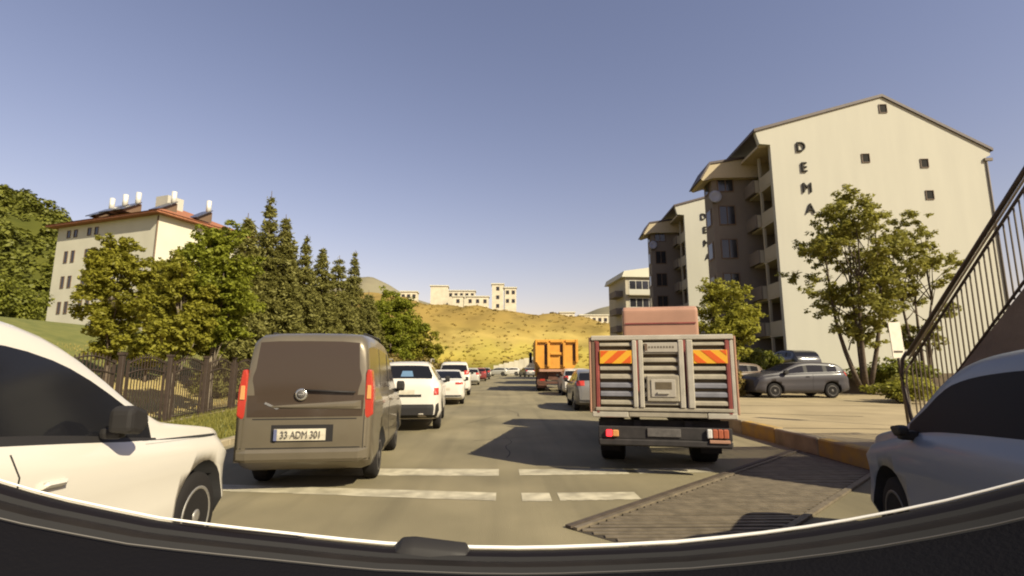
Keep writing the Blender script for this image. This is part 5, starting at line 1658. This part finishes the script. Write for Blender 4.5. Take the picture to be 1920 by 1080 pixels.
# ------------------------------------------------------------------ the car carrying the camera: dashboard edge and wiper
own = thing('dashcam_car', 'black dashboard edge and wiper of the car the picture is taken from', 'car', (0, 0, 0))
curve = [(-1.02, 0.36, 1.615), (-0.98, 0.52, 1.545)]
CP = [(0, 900), (60, 918), (125, 935), (210, 953), (300, 971), (375, 981), (450, 990), (550, 1001), (650, 1012), (725, 1019), (810, 1023), (890, 1026), (970, 1027), (1040, 1026), (1150, 1022), (1269, 1016), (1350, 1008), (1430, 999), (1510, 988), (1590, 975), (1680, 958), (1774, 938), (1850, 919), (1918, 901)]
def edge_point(px, py):
    # lower windscreen edge: lies on the curved upright sheet Y = 0.98 - 0.36 X^2
    xx, yy = (px - 960) / 950, (540 - py) / 950
    c, s = math.cos(math.atan(148 / 950)), math.sin(math.atan(148 / 950))
    fwd, up = c - yy * s, s + yy * c
    yw_ = R(-1.2)
    X, Y = xx * math.cos(yw_) - fwd * math.sin(yw_), xx * math.sin(yw_) + fwd * math.cos(yw_)
    lo, hi = 0.1, 3
    for _ in range(50):
        t = (lo + hi) / 2
        if Y * t < 0.98 - 0.36 * (X * t) ** 2: lo = t
        else: hi = t
    return Vector((X * t, Y * t, 1.6 + up * t))
EP = [edge_point(*q) for q in CP]
EP = [Vector((-0.86, 0.60, 1.455))] + EP + [Vector((0.90, 0.58, 1.455))] if False else EP
# extend past both frame edges
e0 = EP[0] + (EP[0] - EP[1]) * 2.0; e1 = EP[-1] + (EP[-1] - EP[-2]) * 2.0
EP = [e0] + EP + [e1]
def band(name, o0, o1, m, n=3, arch=0.0):
    """strip swept along the edge; o=(towards driver, down) offsets"""
    mb = MB()
    rows = []
    for p in EP:
        k = abs(p.x) / 0.75
        row = []
        for j in range(n + 1):
            t = j / n
            back = o0[0] + (o1[0] - o0[0]) * t
            dn = o0[1] + (o1[1] - o0[1]) * t - arch * math.sin(math.pi * t)
            inx = -p.x * 0.35 * back / max(0.2, 1)
            row.append(mb.bm.verts.new((p.x + inx, p.y - back, p.z - dn)))
        rows.append(row)
    for a, b in zip(rows, rows[1:]):
        for j in range(n):
            f = mb.bm.faces.new((a[j], b[j], b[j + 1], a[j + 1])); f.smooth = True
    return mb.build(name, m, own)
MB().tube(EP, [0.0012 + 0.0022 * min(1, max(0, (q.x + 0.75) / 0.6)) * min(1, max(0.25, (0.9 - q.x) / 0.6)) for q in EP], 8).build('edge_glint', M['edge_glint'], own)  # thin pale tube added to draw the reflection on the windscreen edge
band('seal_strip', (0.004, 0.003), (0.034, 0.004), M['dash_brown'], 3, 0.002)
band('groove', (0.034, 0.004), (0.044, 0.012), M['arch'], 1)
band('grey_strip', (0.044, 0.008), (0.080, 0.004), M['dash_grey'], 4, 0.003)
band('groove', (0.080, 0.004), (0.094, 0.016), M['arch'], 1)
MB().tube([(p.x * (1 - 0.033), p.y - 0.096, p.z - 0.008) for p in EP], 0.0010, 6).build('thin_trim', M['rim_dark'], own)
band('dashboard', (0.096, 0.012), (0.52, 0.15), M['dash'], 12, 0.012)
# front body panel of the car below the windscreen edge
mb = MB()
rows = []
for p in EP:
    row = [mb.bm.verts.new(q) for q in ((p.x, p.y + 0.004, p.z - 0.006), (p.x * 1.02, p.y + 0.05, p.z - 0.10), (p.x * 1.03, p.y + 0.22, 1.02), (p.x * 1.02, p.y + 0.46, 0.85), (p.x, p.y + 0.50, 0.30))]
    rows.append(row)
for a, b in zip(rows, rows[1:]):
    for j in range(4):
        mb.bm.faces.new((a[j], b[j], b[j + 1], a[j + 1]))
mb.build('front_body', M['dark_paint'], own, smooth=True)
for s in (-1, 1):
    make_wheel(own, s * 0.72, 0.55, 0.33, s, M['rim_dark'])
# wiper cover and arm lying along the edge
W0, W1 = edge_point(735, 1024), edge_point(884, 1030)
dv = (W1 - W0)
wm = MB()
secs = []
for t, hh, bb_ in ((0.0, 0.004, 0.0), (0.14, 0.026, 0.004), (0.3, 0.028, 0.006), (0.75, 0.023, 0.008), (0.94, 0.021, 0.008), (1.0, 0.004, 0.004)):
    c = W0 + dv * t + Vector((0, -0.012, -0.012))
    ring = [wm.bm.verts.new(c + Vector((0, dy_, dz_))) for dy_, dz_ in ((0.014, -0.008), (0.014, hh * 0.7), (0.004, hh + 0.006), (-0.018, hh * 0.75), (-0.030, -0.006), (-0.012, -0.018))]
    secs.append(ring)
for a, b in zip(secs, secs[1:]):
    for j in range(6):
        f = wm.bm.faces.new((a[j], a[(j + 1) % 6], b[(j + 1) % 6], b[j])); f.smooth = True
wm.bm.faces.new(secs[0][::-1]); wm.bm.faces.new(secs[-1])
wc = wm.build('wiper_pivot', M['black_plastic'], own, 0.002)
c = W0 + dv * 0.86
MB().tube([c + Vector((0, 0.003, 0.002)), c + Vector((0.002, -0.012, 0.006)), c + Vector((0, -0.036, -0.004)), c + Vector((-0.002, -0.05, -0.02))], 0.0012, 6).build('clip', M['alu'], wc)
MB().tube([W0 + Vector((0.006, -0.008, -0.006)), W0 + Vector((-0.12, -0.006, 0.002)), edge_point(560, 1006) + Vector((0, -0.010, 0.0)), edge_point(300, 977) + Vector((0, -0.012, 0.0))], [0.007, 0.006, 0.005, 0.003], 6).build('wiper_arm', M['dash_brown'], own)
q = edge_point(1655, 985)
MB().box(q + Vector((-0.02, -0.03, -0.01)), q + Vector((0.02, -0.012, 0.006))).build('clip', M['black_plastic'], own, 0.003)
